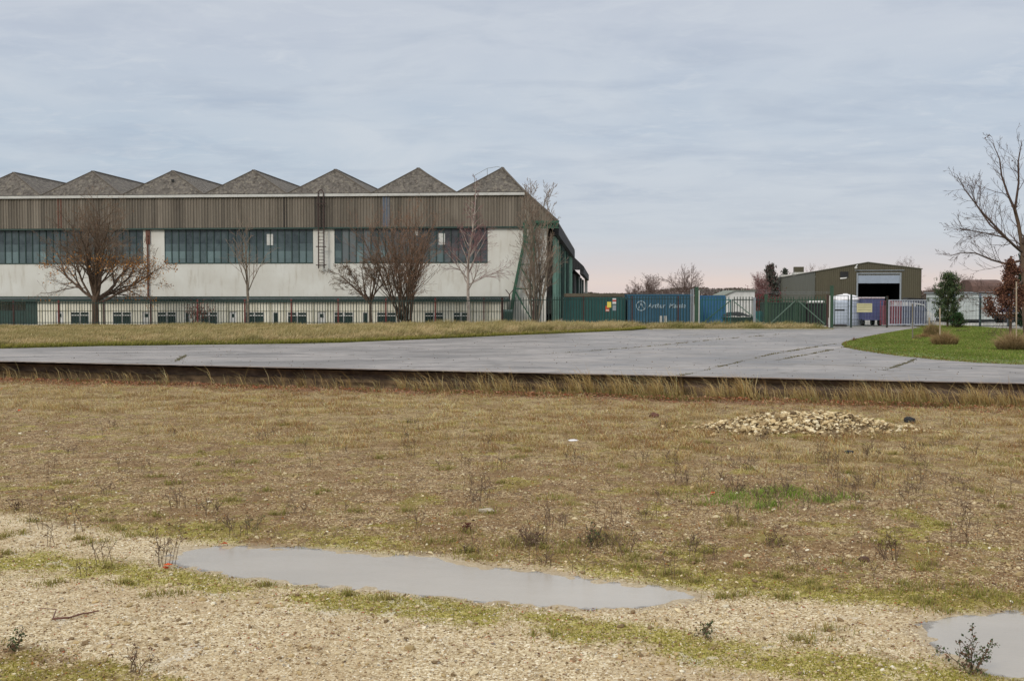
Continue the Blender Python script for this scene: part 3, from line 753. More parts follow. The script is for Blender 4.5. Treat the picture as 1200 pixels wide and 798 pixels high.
# tall bleached grass leaning along the wall
Ps = []; Hs = []; Ls = []
px_ = list(rs.uniform(-30, 1230, 42)) + [690, 760, 765, 770, 775, 780, 740, 720, 640, 860, 868, 875, 940, 950, 1030, 1060, 1070, 1080, 1140, 1150, 1160, 1190, 560, 590, 20, 40, 60] * 2
for q in px_:
    wt_ = np.interp(q, [0, 80, 200, 420, 560, 700, 800, 1200], [0.5, .35, .28, .45, .75, 1, .9, 1])
    if rs.rand() > wt_ + 0.1: continue
    yb = np.interp(q, [0, 600, 1200], [443, 462, 478]); gx, gy = G(q, yb, FZ)
    d = wall_dist(np.array(gx), np.array(gy)); gx -= wn[0] * (d - rs.uniform(0.15, 0.9)); gy -= wn[1] * (d - rs.uniform(0.15, .9))
    nb = int(50 * (0.4 + wt_) * rs.uniform(.4, 1.6)); h = rs.uniform(0.35, 1.15) * (0.5 + 0.5 * wt_)
    r = rs.uniform(0.06, 0.4); a = rs.rand(nb) * 6.283; rr = r * np.sqrt(rs.rand(nb))
    Ps.append(np.stack([gx + np.cos(a) * rr, gy + np.sin(a) * rr * 0.6], 1)); Hs.append(h * rs.uniform(0.25, 1.15, nb) ** 1.3)
    Ls.append(np.stack([rs.normal(-0.55, 0.38, nb), rs.normal(-0.15, 0.3, nb)], 1))
for q in rs.uniform(-20, 1230, 520):
    wt_ = np.interp(q, [0, 80, 200, 420, 560, 700, 800, 1200], [0.5, .35, .28, .5, .8, 1, .9, 1])
    if rs.rand() > wt_: continue
    yb = np.interp(q, [0, 600, 1200], [443, 462, 478]); gx, gy = G(q, yb, FZ); d = wall_dist(np.array(gx), np.array(gy)); o2 = rs.uniform(0.1, 1.3); gx -= wn[0] * (d - o2); gy -= wn[1] * (d - o2)
    nb = rs.randint(2, 7); Ps.append(np.stack([gx + rs.normal(0, .06, nb), gy + rs.normal(0, .06, nb)], 1)); Hs.append(rs.uniform(.3, .95, nb)); Ls.append(np.stack([rs.normal(-0.6, 0.35, nb), rs.normal(-.1, .3, nb)], 1))
XY = np.concatenate(Ps); H = np.concatenate(Hs); Ln = np.concatenate(Ls)
tag(blades('tall_grass', at_ground(XY[:, 0], XY[:, 1], -0.01), H, rs.uniform(0.010, 0.02, len(XY)), Ln,
    pal([((122, 110, 58), 4), ((140, 116, 72), 3), ((88, 88, 42), 2)], len(XY), .35), pal([((208, 180, 126), 5), ((182, 150, 100), 4), ((222, 200, 154), 2), ((140, 104, 70), 1.5)], len(XY), .3)),
    'tall bleached grass leaning along the foot of the wall', 'grass', kind='stuff')
# green undergrowth under it
t = rs.uniform(-6, 50, 16000); o_ = rs.uniform(0.1, 2.2, 16000); k = rs.rand(16000) < np.interp(t, [0, 15, 25, 50], [.3, .4, 1, 1]) * sstep(0.35, 0.6, fbm(t * 0.7, o_, 3)); t, o_ = t[k], o_[k]
X = WA[0] + wd[0] * t + wn[0] * o_; Y = WA[1] + wd[1] * t + wn[1] * o_
tag(blades('undergrowth', at_ground(X, Y, -0.01), rs.uniform(0.06, 0.28, len(X)), rs.uniform(0.012, 0.03, len(X)), rs.normal(-0.2, 0.5, (len(X), 2)),
    pal([((78, 80, 38), 4), ((90, 70, 44), 3)], len(X)), pal([((112, 112, 56), 4), ((146, 126, 80), 4), ((130, 88, 58), 1.5), ((90, 104, 50), 2)], len(X))),
    'low green and brown undergrowth below the wall', 'undergrowth', kind='stuff')

# dry weed stalks (thin brown stems)
segs = []
spots = [(rs.uniform(20, 1190), rs.uniform(500, 680)) for _ in range(110)] + [(rs.uniform(840, 1130), rs.uniform(520, 600)) for _ in range(45)] + [(rs.uniform(620, 740), rs.uniform(610, 650)) for _ in range(9)]
for (qx, qy) in spots:
    gx, gy = G(qx, qy, FZ)
    if in_water(np.array([gx]), np.array([gy]))[0]: continue
    z = float(field_z(gx, gy)); ns = rs.randint(2, 7); hh = rs.uniform(0.12, 0.42)
    for s_ in range(ns):
        bx, by = gx + rs.normal(0, .08), gy + rs.normal(0, .08); h = hh * rs.uniform(.5, 1.1); lx, ly = rs.normal(0, .16, 2) * h
        p0 = (bx, by, z - 0.01); p1 = (bx + lx * .5, by + ly * .5, z + h * .55); p2 = (bx + lx * 1.2, by + ly, z + h)
        segs.append((*p0, .0045, *p1, .0035)); segs.append((*p1, .0035, *p2, .0025))
        for b_ in range(rs.randint(2, 6)):
            f_ = rs.uniform(.3, 1); q0 = tuple(p0[i] + (p2[i] - p0[i]) * f_ for i in range(3)); q1 = (q0[0] + rs.normal(0, .05), q0[1] + rs.normal(0, .05), q0[2] + rs.uniform(.02, .08))
            segs.append((*q0, .003, *q1, .005))
M_stalk = paint('dry_stalk', s2l((104, 84, 64)), 0.9, 0.3, 5)
tag(tubes('weed_stalks', segs, 3, M_stalk), 'thin brown dead weed stalks standing in the gravel', 'weeds', kind='stuff')

# verge grass
def verge_grass(name, poly, n_, h0, h1, label, green=0.5, w0=0.02, w1=0.045, front=True):
    lo = np.min(poly, 0); hi = np.max(poly, 0)
    X = rs.uniform(max(lo[0], -50), hi[0], n_); Y = rs.uniform(lo[1], hi[1], n_)
    s = sdf(X, Y, np.array(poly)); k = (s > 0.02) & (rs.rand(n_) < np.clip(1.4 - s / 26, .25, 1)); X, Y, s = X[k], Y[k], s[k]
    cl = fbm(X * 0.8, Y * 0.8, 4); H = rs.uniform(h0, h1, len(X)) * (0.15 + 1.7 * cl) * sstep(-0.3, 1.2, s) * np.interp(X, [-42, -20, 2], [0.42, 0.58, 0.9])
    lean = np.stack([rs.normal(0.45, 0.35, len(X)), rs.normal(0, 0.3, len(X))], 1)
    gmix = (sstep(0.45, 0.68, cl) * green + rs.rand(len(X)) * 0.2)[:, None]
    cb = pal([((78, 82, 40), 4), ((102, 92, 54), 2)], len(X)); c1 = pal([((198, 174, 130), 5), ((176, 148, 108), 4), ((216, 196, 156), 2)], len(X), .25); c2 = pal([((112, 116, 58), 4), ((138, 128, 76), 3)], len(X), .25)
    ctp = c1 * (1 - gmix * 0.8) + c2 * gmix * 0.8
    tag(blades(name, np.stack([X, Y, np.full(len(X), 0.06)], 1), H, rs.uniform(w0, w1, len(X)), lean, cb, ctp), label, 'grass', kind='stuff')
verge_grass('verge_grass', VERGE, 420000, 0.35, 0.75, 'long straw topped grass on the verge before the fence', 0.6)
verge_grass('verge_grass', VERGE2, 16000, 0.12, 0.6, 'rough grass strip in front of the green gates', 0.9)
# shorter green fringe at the verge's front edge
vf = np.array(verge_front); seg = rs.randint(0, len(vf) - 1, 26000); tt = rs.rand(26000)[:, None]
p = vf[seg] * (1 - tt) + vf[seg + 1] * tt; p[:, 1] += rs.uniform(-0.15, 1.6, len(p))
tag(blades('verge_fringe', np.stack([p[:, 0], p[:, 1], np.full(len(p), 0.0)], 1), rs.uniform(0.1, 0.32, len(p)), rs.uniform(.02, .04, len(p)), rs.normal(0.2, .4, (len(p), 2)),
    pal([((84, 88, 36), 1)], len(p)), pal([((124, 124, 52), 4), ((150, 134, 74), 3)], len(p))), 'short green grass fringe at the road side', 'grass', kind='stuff')
# lawn grass
lp = np.array(LAWN); lo = lp.min(0); hi = lp.max(0)
X = rs.uniform(lo[0], hi[0], 260000); Y = rs.uniform(lo[1], hi[1], 260000); s = sdf(X, Y, lp); k = s > 0.03; X, Y, s = X[k], Y[k], s[k]
Zl = 0.12 * sstep(0, 1.0, s) + (fbm(X * 0.8, Y * 0.8, 3) - 0.5) * 0.06 * sstep(0, 1, s)
gm = fbm(X * 0.5, Y * 0.5, 4)[:, None]
ctp = pal([((106, 122, 52), 4), ((122, 134, 62), 3), ((150, 142, 88), 1)], len(X), .2) * (1.3 - 0.6 * gm)
edge = (s < 0.35)[:, None] & (rs.rand(len(X), 1) < .5); ctp = np.where(edge, pal([((128, 104, 60), 1)], len(X)), ctp)
tag(blades('lawn_grass', np.stack([X, Y, Zl], 1), rs.uniform(0.04, 0.10, len(X)), rs.uniform(.02, .04, len(X)), rs.normal(0, .5, (len(X), 2)), ctp * 0.65, ctp * .85), 'mown bright green lawn grass by the road', 'grass', kind='stuff')
k = rs.rand(len(X)) < 0.0035
tag(leaves('lawn_leaves', np.stack([X[k], Y[k], Zl[k] + 0.09], 1), rs.uniform(.08, .15, k.sum()), pal([((140, 100, 60), 2), ((96, 66, 44), 2), ((176, 146, 90), 1)], k.sum()), 0.3), 'scattered dead leaves on the lawn', 'fallen leaves', kind='stuff')
# bits on the road
xr = rs.uniform(-20, 20, 900); yr = rs.uniform(36, 80, 900); k = (wall_dist(xr, yr) < -0.4) & (sdf(xr, yr, lp) < 0) & (sdf(xr, yr, np.array(VERGE)) < 0); xr, yr = xr[k], yr[k]
tag(bits('road_grit', np.stack([xr, yr, np.full(len(xr), 0.01)], 1), rs.uniform(.02, .07, len(xr)), pal([((84, 72, 58), 3), ((130, 110, 84), 2)], len(xr))), 'dark grit and crumbs scattered on the road', 'grit', kind='stuff')
pts = []
for (pp, ww) in joints[:5]:
    for a_, b_ in zip(pp[:-1], pp[1:]):
        nb = int(40 * math.dist(a_, b_)); u_ = rs.rand(nb)[:, None]; pts.append(np.array(a_) * (1 - u_) + np.array(b_) * u_ + rs.normal(0, 0.05 + ww * 0.6, (nb, 2)))
pts = np.concatenate(pts); pts = pts[fbm(pts[:, 0] * 1.2, pts[:, 1] * 1.2, 2) > 0.5]
tag(blades('crack_grass', np.stack([pts[:, 0], pts[:, 1], np.full(len(pts), 0.0)], 1), rs.uniform(.02, .07, len(pts)), rs.uniform(.015, .03, len(pts)), rs.normal(0, .6, (len(pts), 2)), pal([((78, 72, 40), 1)], len(pts)), pal([((110, 108, 52), 2), ((112, 92, 60), 2)], len(pts))), 'moss and short grass growing in the road joints', 'grass', kind='stuff')
# ================================================================== HANGAR
def frame_of(px0, Y0, deg):
    a = R(deg); X0 = P(px0, 347, Y0).x
    e = (math.cos(a), -math.sin(a)); nn = (math.sin(a), math.cos(a)); c = (X0, Y0)
    def HL(px, py, ly=0.0):
        u = (px - CX) / F; v = (CY - py) / F
        D = (u, CP + v * SP, v * CP - SP)
        t = (c[0] * nn[0] + c[1] * nn[1] + ly) / (D[0] * nn[0] + D[1] * nn[1])
        return ((D[0] * t - c[0]) * e[0] + (D[1] * t - c[1]) * e[1], CAMZ + D[2] * t)
    return (X0, Y0, 0), -a, HL

# materials of the hangar
n = NT('render_wall')
a_ = n.noise(0.35, 6); b_ = n.noise(2.2, 6, n.mapv((1, 1, 0.15))); c_ = n.noise(0.9, 5, n.mapv((1.2, 1, 0.35)))
base = n.ramp(a_, [(0.35, s2l((202, 197, 185))), (0.65, s2l((214, 211, 201)))])
base = n.mix(n.ramp(b_, [(0.55, 0.0), (0.75, 0.5)]), base, s2l((158, 144, 120)))
base = n.mix(n.ramp(c_, [(0.58, 0.0), (0.75, 0.3)]), base, s2l((168, 160, 144)))
n.col(base); n.rough(0.9); n.bump(n.noise(12, 4), 0.1, 0.01); M_render = n.m
n = NT('weathered_cladding')
sx = n.noise(1.7, 4, n.mapv((1, 1, 0.02))); sf = n.noise(7, 3, n.mapv((1, 1, 0.03))); sb = n.noise(0.5, 6, n.mapv((1, 1, 0.5))); sl_ = n.noise(4.5, 5)
base = n.ramp(sx, [(0.3, s2l((90, 83, 73))), (0.5, s2l((116, 107, 94))), (0.7, s2l((136, 126, 112)))])
base = n.mix(n.ramp(sf, [(0.5, 0.0), (0.7, 0.4)]), base, s2l((84, 74, 58)))
base = n.mix(n.ramp(sb, [(0.55, 0.0), (0.72, 0.5)]), base, s2l((76, 64, 52)))
base = n.mix(n.ramp(sl_, [(0.58, 0.0), (0.7, 0.4)]), base, s2l((146, 136, 116)))
n.col(base); n.rough(0.9); M_clad = n.m
n = NT('cement_roof')
rb = n.noise(1.4, 6); sp = n.vor(5.0, out='Distance'); s3 = n.noise(3.6, 6)
wv = n.n.new('ShaderNodeTexWave'); wv.wave_type = 'BANDS'; wv.bands_direction = 'X'; wv.inputs['Scale'].default_value = 3.4; wv.inputs['Distortion'].default_value = 0.6
n.link(n.obj, wv.inputs['Vector'])
base = n.ramp(rb, [(0.35, s2l((94, 88, 80))), (0.65, s2l((122, 114, 104)))])
base = n.mix(n.ramp(s3, [(0.52, 0.0), (0.6, 0.7)]), base, s2l((146, 137, 120)))
base = n.mix(n.ramp(n.noise(2.6, 6, n.mapv((1.3, 1, 1))), [(0.52, 0.0), (0.62, 0.75)]), base, s2l((72, 63, 55)))
n.col(base); n.rough(0.95); n.bump(wv.outputs['Fac'], 0.9, 0.06); M_roof = n.m
M_dgreen = paint('dark_green_paint', s2l((32, 60, 52)), 0.55, 0.3, 2.0, s2l((58, 60, 48)), streak=True)
M_mgreen = paint('gantry_green', s2l((40, 82, 60)), 0.55, 0.25, 2.0, s2l((60, 66, 50)))
M_pgreen = paint('pale_green_door', s2l((132, 168, 150)), 0.6, 0.2, 1.5, s2l((90, 110, 95)), streak=True)
M_white = paint('old_white_paint', s2l((205, 203, 196)), 0.6, 0.12, 2.0, s2l((150, 140, 120)), streak=True)
M_gutter = paint('gutter_paint', s2l((196, 194, 186)), 0.7, 0.15, 1.0, s2l((130, 122, 105)))
M_black = paint('near_black', s2l((36, 36, 36)), 0.85, 0.3, 2.0)  # plain near-black for black parts, also gives the shed interior its darkness
M_rust = paint('rusty_steel', s2l((66, 50, 44)), 0.8, 0.3, 4.0, s2l((60, 36, 28)))
M_brownpipe = paint('brown_pipe', s2l((108, 70, 54)), 0.7, 0.3, 3.0, s2l((70, 44, 36)))
M_stain = paint('damp_cladding', s2l((60, 54, 48)), 0.9, 0.25, 3.0)
M_bluesheet = paint('blue_sheet', s2l((104, 112, 124)), 0.8, 0.2, 3.0)
M_galv = paint('galvanised', s2l((150, 155, 158)), 0.5, 0.15, 4.0, metal=0.4)
def glass_mat(name, dark, light):
    n = NT(name); c = n.attr().outputs['Color']
    d = n.noise(1.2, 5); c2 = n.mix(n.ramp(d, [(0.4, 0.0), (0.75, 0.35)]), c, light)
    n.col(c2); n.rough(n.ramp(d, [(0.3, 0.18), (0.7, 0.45)])); n.b.inputs['Specular IOR Level'].default_value = 0.5
    return n.m
M_glass = glass_mat('dusty_glass', s2l((46, 62, 66)), s2l((92, 110, 112)))
M_dglass = paint('dark_glass', s2l((34, 52, 48)), 0.2, 0.4, 1.0, bump=0)

loc, rz, HL = frame_of(615, 110.0, 4.6)
hg = thing('hangar', 'huge pale rendered aircraft hangar with corrugated band and row of hipped grey roofs', 'hangar', loc, rz)
z_w0 = HL(300, 309)[1]; z_w1 = HL(300, 267.5)[1]; z_b0 = HL(600, 265.5)[1]; z_g = HL(600, 229)[1]; z_e = HL(600, 225)[1]
LEFT = -92.0; DEP = 67.0
wins = [(LEFT + 1.5, -56.5), (-54.3, HL(168, 300)[0]), (HL(193, 300)[0], HL(367, 300)[0]), (HL(392, 300)[0], HL(571.5, 300)[0])]
mb = MB(); mb.box(LEFT, 2.15, 0, 0.3, 0, z_w0)
edges = [LEFT] + [x for w_ in wins for x in w_] + [2.15]
for i in range(0, len(edges), 2): mb.box(edges[i], edges[i + 1], 0, 0.3, z_w0, z_b0 + 0.3)
for (a0, a1) in wins: mb.box(a0, a1, 0, 0.3, z_w1, z_b0 + 0.3)
mb.build('wall', M_render, hg)
mb = MB(); mb.box(LEFT, LEFT + 0.3, 0.31, DEP, 0, 12.6); mb.box(LEFT, 0.0, DEP, DEP + 0.3, 0, 12.6); mb.box(0.0, 2.1, DEP, DEP + 0.3, 0, 10.5); mb.build('rear_wall', M_render, hg)
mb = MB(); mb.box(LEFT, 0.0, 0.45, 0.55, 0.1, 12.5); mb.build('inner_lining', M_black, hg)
cl = MB(); cl.corr(LEFT, -0.05, z_b0, z_g + 0.1, 0.29, 0.07, -0.22); cl.build('cladding', M_clad, hg)
xt = HL(654.5, 260.5)[0]; zt = HL(654.5, 260.5)[1]; zb2 = HL(640, 259)[1]
sl2 = lambda x: z_e + (zt - z_e) * (x / xt)
cl = MB(); cl.corr(-0.02, xt, zb2, z_e, 0.29, 0.07, -0.23, ztop=sl2, zbot=lambda x: min(zb2, sl2(x) - 0.01)); cl.build('cladding', M_clad, hg)
for (p0_, p1_, zz0, zz1, mt, nm) in ((370, 383, 229, 265, M_stain, 'stained_sheet'), (332, 337, 229, 264, M_stain, 'stained_sheet'), (448.5, 457, 229, 265, M_bluesheet, 'replaced_sheet'), (68, 74, 229, 265, M_brownpipe, 'rusty_sheet')):
    m_ = MB(); m_.corr(HL(p0_, 240)[0], HL(p1_, 240)[0], z_b0 + 0.02, z_g + 0.05, 0.29, 0.07, -0.235); m_.build(nm, mt, hg)
MB().box(LEFT, 0.02, -0.5, -0.16, z_g - 0.02, z_g + 0.24).build('gutter', M_gutter, hg)
MB().box(LEFT, -0.06, -0.3, -0.02, z_b0 - 0.16, z_b0 - 0.01).build('band_trim', M_dgreen, hg)
# glazing: frames, mullions and panes of many tones
for wi, (a0, a1) in enumerate(wins):
    fr = MB(); npn = max(4, int(round((a1 - a0) / 0.72))); pw = (a1 - a0) / npn
    fr.box(a0, a1, -0.04, 0.14, z_w0, z_w0 + 0.1); fr.box(a0, a1, -0.02, 0.14, z_w1 - 0.1, z_w1)
    for i in range(npn + 1):
        x = a0 + i * pw; fr.box(x - 0.035 if i else x, x + 0.035 if i < npn else x, -0.01, 0.12, z_w0 + 0.1, z_w1 - 0.1)
    fo_ = fr.build('window', M_dgreen, hg)
    V = []; Q = []; cs = []
    zs = [z_w0 + 0.1, z_w0 + 0.55, z_w0 + 1.25, z_w0 + 2.0, z_w1 - 0.1]
    for i in range(npn):
        tone = rs.rand(); pt = rs.rand(); off = rs.uniform(0, 0.03)
        for j in range(4):
            x0, x1 = a0 + i * pw + 0.035, a0 + (i + 1) * pw - 0.035; b0 = len(V)
            V += [(x0, 0.05 + off, zs[j]), (x1, 0.05 + off + rs.uniform(-.01, .01), zs[j]), (x1, 0.05 + off, zs[j + 1]), (x0, 0.05 + off, zs[j + 1])]; Q += [b0, b0 + 1, b0 + 2, b0 + 3]
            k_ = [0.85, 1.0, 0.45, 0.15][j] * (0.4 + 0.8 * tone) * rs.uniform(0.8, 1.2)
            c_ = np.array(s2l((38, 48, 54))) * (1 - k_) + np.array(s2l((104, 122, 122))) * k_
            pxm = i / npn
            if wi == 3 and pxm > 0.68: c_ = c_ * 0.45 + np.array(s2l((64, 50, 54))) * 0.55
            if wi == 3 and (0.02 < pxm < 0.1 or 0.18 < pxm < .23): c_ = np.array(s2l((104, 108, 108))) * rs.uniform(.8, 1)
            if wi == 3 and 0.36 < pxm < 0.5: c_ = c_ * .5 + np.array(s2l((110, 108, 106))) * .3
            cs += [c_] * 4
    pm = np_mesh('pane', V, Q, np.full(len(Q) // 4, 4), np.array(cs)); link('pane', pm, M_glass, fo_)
for (p0_, p1_, y0_, y1_) in ((312.5, 320, 274.5, 287.5), (514, 521.5, 273.5, 287), (486, 490, 270, 276)):
    a0, zz1 = HL(p0_, y0_); a1, zz0 = HL(p1_, y1_)
    MB().box(a0, a1, 0.02, 0.04, zz0, zz1).build('pale_panel', M_gutter, hg)
# ladder with hoop
lx0, lz1 = HL(374.5, 222); lx1, lz0 = HL(381.5, 315); mb = MB()
for x in (lx0, lx1): mb.box(x - 0.05, x + 0.05, -0.62, -0.54, lz0, lz1 - .6)
k = lz0 + 0.2
while k < lz1 - .8: mb.box(lx0 + .05, lx1 - .05, -0.6, -0.56, k, k + 0.05); k += 0.33
for zz in (lz0 + .3, HL(375, 290)[1], HL(375, 240)[1]): mb.box(lx0 - .25, lx1 + .25, -.7, -.63, zz, zz + .09)
for i in range(8):
    t0_, t1_ = math.pi * i / 8, math.pi * (i + 1) / 8; cx_ = (lx0 + lx1) / 2; rr = (lx1 - lx0) / 2
    mb.beam((cx_ - rr * math.cos(t0_), -0.58, lz1 - .6 + .5 * math.sin(t0_)), (cx_ - rr * math.cos(t1_), -0.58, lz1 - .6 + .5 * math.sin(t1_)), .08)
mb.build('ladder', M_rust, hg)
# brown rain pipe and rusty bracket plate
a0 = HL(174.3, 300)[0]; mb = MB(); mb.tube((a0 - .05, -0.15, 0.1), (a0 - .05, -0.15, z_b0 - 0.7), 0.09); mb.box(a0 - .25, a0 + .2, -0.12, -0.02, z_b0 - 1.6, z_b0 - .16); mb.build('rain_pipe', M_brownpipe, hg)

# roofs: hipped front ends, ridges running away
bay = 8.57; x_last = HL(535, 225)[0]; ap_z = 15.65; back = DEP
capM = paint('ridge_cap', s2l((96, 88, 78)), 0.9, 0.3, 2.0)
for i in range(11):
    vl = x_last - bay * i
    if i == 0:
        ax = HL(588.6, 198, 2.6)[0]; vr = 0.0
        eL, eR = (vl, 0, z_e), (0.0, 0, z_e); A = (ax, 2.6, ap_z); B = (ax, back, ap_z)
        m_ = MB(); m_.face([eL, eR, A]); m_.face([(vl, 0, z_e), A, B, (vl, back, z_e)])
        m_.face([eR, (xt, 0, zt), (xt + .05, back, zt), B, A]); m_.face([(xt, 0, zt), (xt, 0, zt - .15), (xt, back, zt - .15), (xt, back, zt)])
        m_.face([B, (xt, back, zt), (vl, back, z_e)])
        cap = MB(); cap.beam((ax, 2.5, ap_z + .03), (0, -.1, z_e + .03), .18, .1); cap.beam((0, -.3, z_e), (xt + .05, -.3, zt), .16, .22); cap.beam(A, B, .3, .12); cap.beam(A, eL, .16, .1)
    else:
        ax = vl + bay / 2; eL, eR = (vl, 0, z_e), (vl + bay, 0, z_e); A = (ax, 2.6, ap_z + rs.uniform(-.05, .05)); B = (ax, back, ap_z)
        m_ = MB(); m_.face([eL, eR, A]); m_.face([(vl, 0, z_e), A, B, (vl, back, z_e)]); m_.face([(vl + bay, 0, z_e), (vl + bay, back, z_e), B, A]); m_.face([B, (vl + bay, back, z_e), (vl, back, z_e)])
        cap = MB(); cap.beam(A, eR, .16, .1); cap.beam(A, eL, .16, .1); cap.beam(A, B, .3, .12)
    rf = m_.build('roof', M_roof, hg); cap.build('ridge_cap', capM, rf)
MB().box(HL(195.5, 215)[0], HL(198.5, 215)[0], 1.2, 1.3, HL(197, 212)[1], HL(197, 209)[1]).build('roof_hole', M_black, hg)
mb = MB(); q = [HL(556, 206, 2), HL(571, 197.5, 2), HL(584, 195.5, 2), HL(588, 198, 2)]
for (a, b) in zip(q[:-1], q[1:]): mb.beam((a[0], 2, a[1]), (b[0], 2, b[1]), 0.045)
mb.beam((q[1][0], 2, q[1][1]), (q[1][0], 2.1, q[1][1] - 1.2), 0.05); mb.beam((q[0][0], 2, q[0][1]), (q[0][0], 2.1, q[0][1] - .7), 0.05)
mb.build('roof_handrail', M_galv, hg)

# door end: eave fascia, leaves, header
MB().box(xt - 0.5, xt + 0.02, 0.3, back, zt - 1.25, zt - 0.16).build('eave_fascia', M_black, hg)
MB().box(0.2, xt - .1, -0.05, 0.35, zb2 - 0.55, zb2 - 0.02).build('header_beam', M_dgreen, hg)
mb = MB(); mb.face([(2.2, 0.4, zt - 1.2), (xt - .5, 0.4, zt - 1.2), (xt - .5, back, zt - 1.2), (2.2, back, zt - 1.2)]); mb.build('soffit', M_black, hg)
nl = 7; ly0 = 1.2; lw = (back - 2 - ly0) / nl
for i in range(nl):
    y0 = ly0 + i * lw; ox = 2.2 + (0.0 if i % 2 else 0.5)
    lf = MB().box(ox, ox + 0.16, y0, y0 + lw + 0.3, 0.1, zt - 1.3).build('sliding_door', M_pgreen if i % 2 == 0 else M_dgreen, hg)
    rb_ = MB()
    for k in range(5): yy = y0 + 0.2 + (lw - .4) * k / 4; rb_.box(ox + .165, ox + .3, yy - .12, yy + .12, 0.1, zt - 1.35)
    rb_.build('stiffener', M_pgreen if i in (0, 3, 6) else M_dgreen, lf)

# door gantry lattice standing at the corner
mb = MB()
def gp(px, py, y=-0.9): a = HL(px, py, y); return Vector((a[0], y, a[1]))
def gb(a, b, w_=.16, y=-0.9): mb.beam(gp(*a, y), gp(*b, y), w_, w_, up=(0, 1, 0))
mb.beam(gp(615.5, 260), gp(615.5, 283), .42, .2, up=(0, 1, 0)); gb((613, 260), (655, 260), .2); gb((613, 283), (629, 283), .34); gb((625.5, 260), (625.5, 380), .2)
gb((617, 262), (625, 282)); gb((625, 266), (617, 281), .1); gb((614, 284), (601.5, 345), .24); gb((601.5, 345), (598, 382), .26); gb((615, 286), (625, 306), .16); gb((609, 310), (625, 310), .13)
gb((609, 311), (625, 338), .16); gb((603, 338.5), (625, 338.5), .14); gb((603, 340), (612, 356), .16); gb((612, 356), (625, 378), .12)
for yb in (-0.25,):
    gb((613, 261), (655, 261), .18, yb); gb((626, 261), (626, 380), .18, yb); gb((615, 284), (602.5, 345), .18, yb); gb((602.5, 345), (599, 381), .2, yb)
for (q1) in ((616, 261), (626, 261), (616, 283), (603, 340), (626, 338), (640, 261)): mb.beam(gp(*q1), gp(*q1, -.2), .12)
for k in range(6):
    x_ = 627 + k * 4.6; gb((x_, 261), (x_ + 2.3, 267), .1); gb((x_ + 2.3, 267), (x_ + 4.6, 261), .1)
gb((626, 267), (655, 267), .12)
mb.build('door_gantry', M_mgreen, hg)

# ---------------- annex in front of the hangar
aloc, arz, AL = frame_of(588, 103.0, 4.6)
an = thing('office_annex', 'long low cream flat-roofed office annex with small green windows along the hangar front', 'annex', aloc, arz)
M_cream = paint('cream_wall', s2l((218, 213, 194)), 0.85, 0.12, 0.6, s2l((150, 140, 110)), streak=True)
zr = AL(300, 347.5)[1]
x44 = AL(44, 360)[0]
wlist = [(83, 104.5), (132, 154), (184.5, 206.5), (235, 255), (287.5, 309.5), (337, 359.5), (391.5, 414), (441.5, 464), (497.5, 519.5), (531.5, 549)]
wz1 = AL(200, 365.7)[1]; wz0 = AL(200, 379.7)[1]; dz1 = AL(200, 365)[1]
ops = [(AL(a, 370)[0], AL(b, 370)[0], wz0, wz1, 'w') for a, b in wlist]
ops += [(AL(a, 370)[0], AL(b, 370)[0], 0.02, dz1, 'd') for a, b in ((65, 74.5), (166.5, 176), (269, 277), (372.5, 381.5))]
ops += [(AL(a, 370)[0], AL(b, 370)[0], wz0, wz1, 'n') for a, b in ((217, 222), (320, 326), (425, 431.5))]
ops.sort(); mb = MB(); x = x44
for (a0, a1, z0, z1, k) in ops:
    mb.box(x, a0, 0, .25, 0, zr - .35); mb.box(a0, a1, 0, .25, z1, zr - .35)
    if z0 > .05: mb.box(a0, a1, 0, .25, 0, z0)
    x = a1
mb.box(x, 0, 0, .25, 0, zr - .35); mb.box(-.25, 0, .25, 6.6, 0, zr - .35); mb.build('wall', M_cream, an)
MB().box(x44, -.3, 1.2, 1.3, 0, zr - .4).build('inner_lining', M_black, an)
mb = MB()
for i in range(int(-x44 / 1.37)): mb.box(-i * 1.37 - .035, -i * 1.37 + .035, -.03, -.003, 0.05, zr - .4) if not any(a0 - .05 < -i * 1.37 < a1 + .05 for a0, a1, *_ in ops) else None
mb.box(x44, -.01, -.045, -.003, dz1 + .02, dz1 + .07) ; mb.build('wall_batten', paint('batten', s2l((150, 146, 122)), .85, .2), an)
rf = MB().box(LEFT + 6, .25, -.45, 6.7, zr - .14, zr).build('roof', M_dgreen, an)
MB().box(LEFT + 6, .25, -.40, 6.6, zr - .22, zr - .142).build('gutter', M_galv, rf)
MB().box(LEFT + 6, .2, -.3, 6.5, zr - .5, zr - .222).build('fascia', M_dgreen, rf)
for (a0, a1, z0, z1, k) in ops:
    if k == 'd':
        d_ = MB().box(a0, a1, .06, .12, z0, z1).build('door', M_white, an)
        MB().box(a0 + (a1 - a0) * .3, a0 + (a1 - a0) * .7, .03, .058, z1 - .55, z1 - .22).build('door_window', M_dglass, d_); continue
    f_ = MB(); g_ = MB(); t_ = .05
    f_.box(a0, a0 + t_, -.03, .1, z0, z1); f_.box(a1 - t_, a1, -.03, .1, z0, z1); f_.box(a0 + t_, a1 - t_, -.03, .1, z1 - t_, z1); f_.box(a0 - .04, a1 + .04, -.09, .1, z0 - .05, z0)
    if k == 'w':
        m_ = (a0 + a1) / 2; f_.box(a0 + t_, a1 - t_, -.02, .1, z1 - .36, z1 - .28); f_.box(m_ - .07, m_ + .07, -.02, .1, z1 - .28, z1 - t_)
        f_.box(m_ - .02, m_ + .02, 0.0, .1, z0, z1 - .36)
    fo_ = f_.build('window', M_white, an); g_.box(a0 + t_, a1 - t_, .05, .07, z0, z1 - t_); g_.build('pane', M_dglass, fo_)
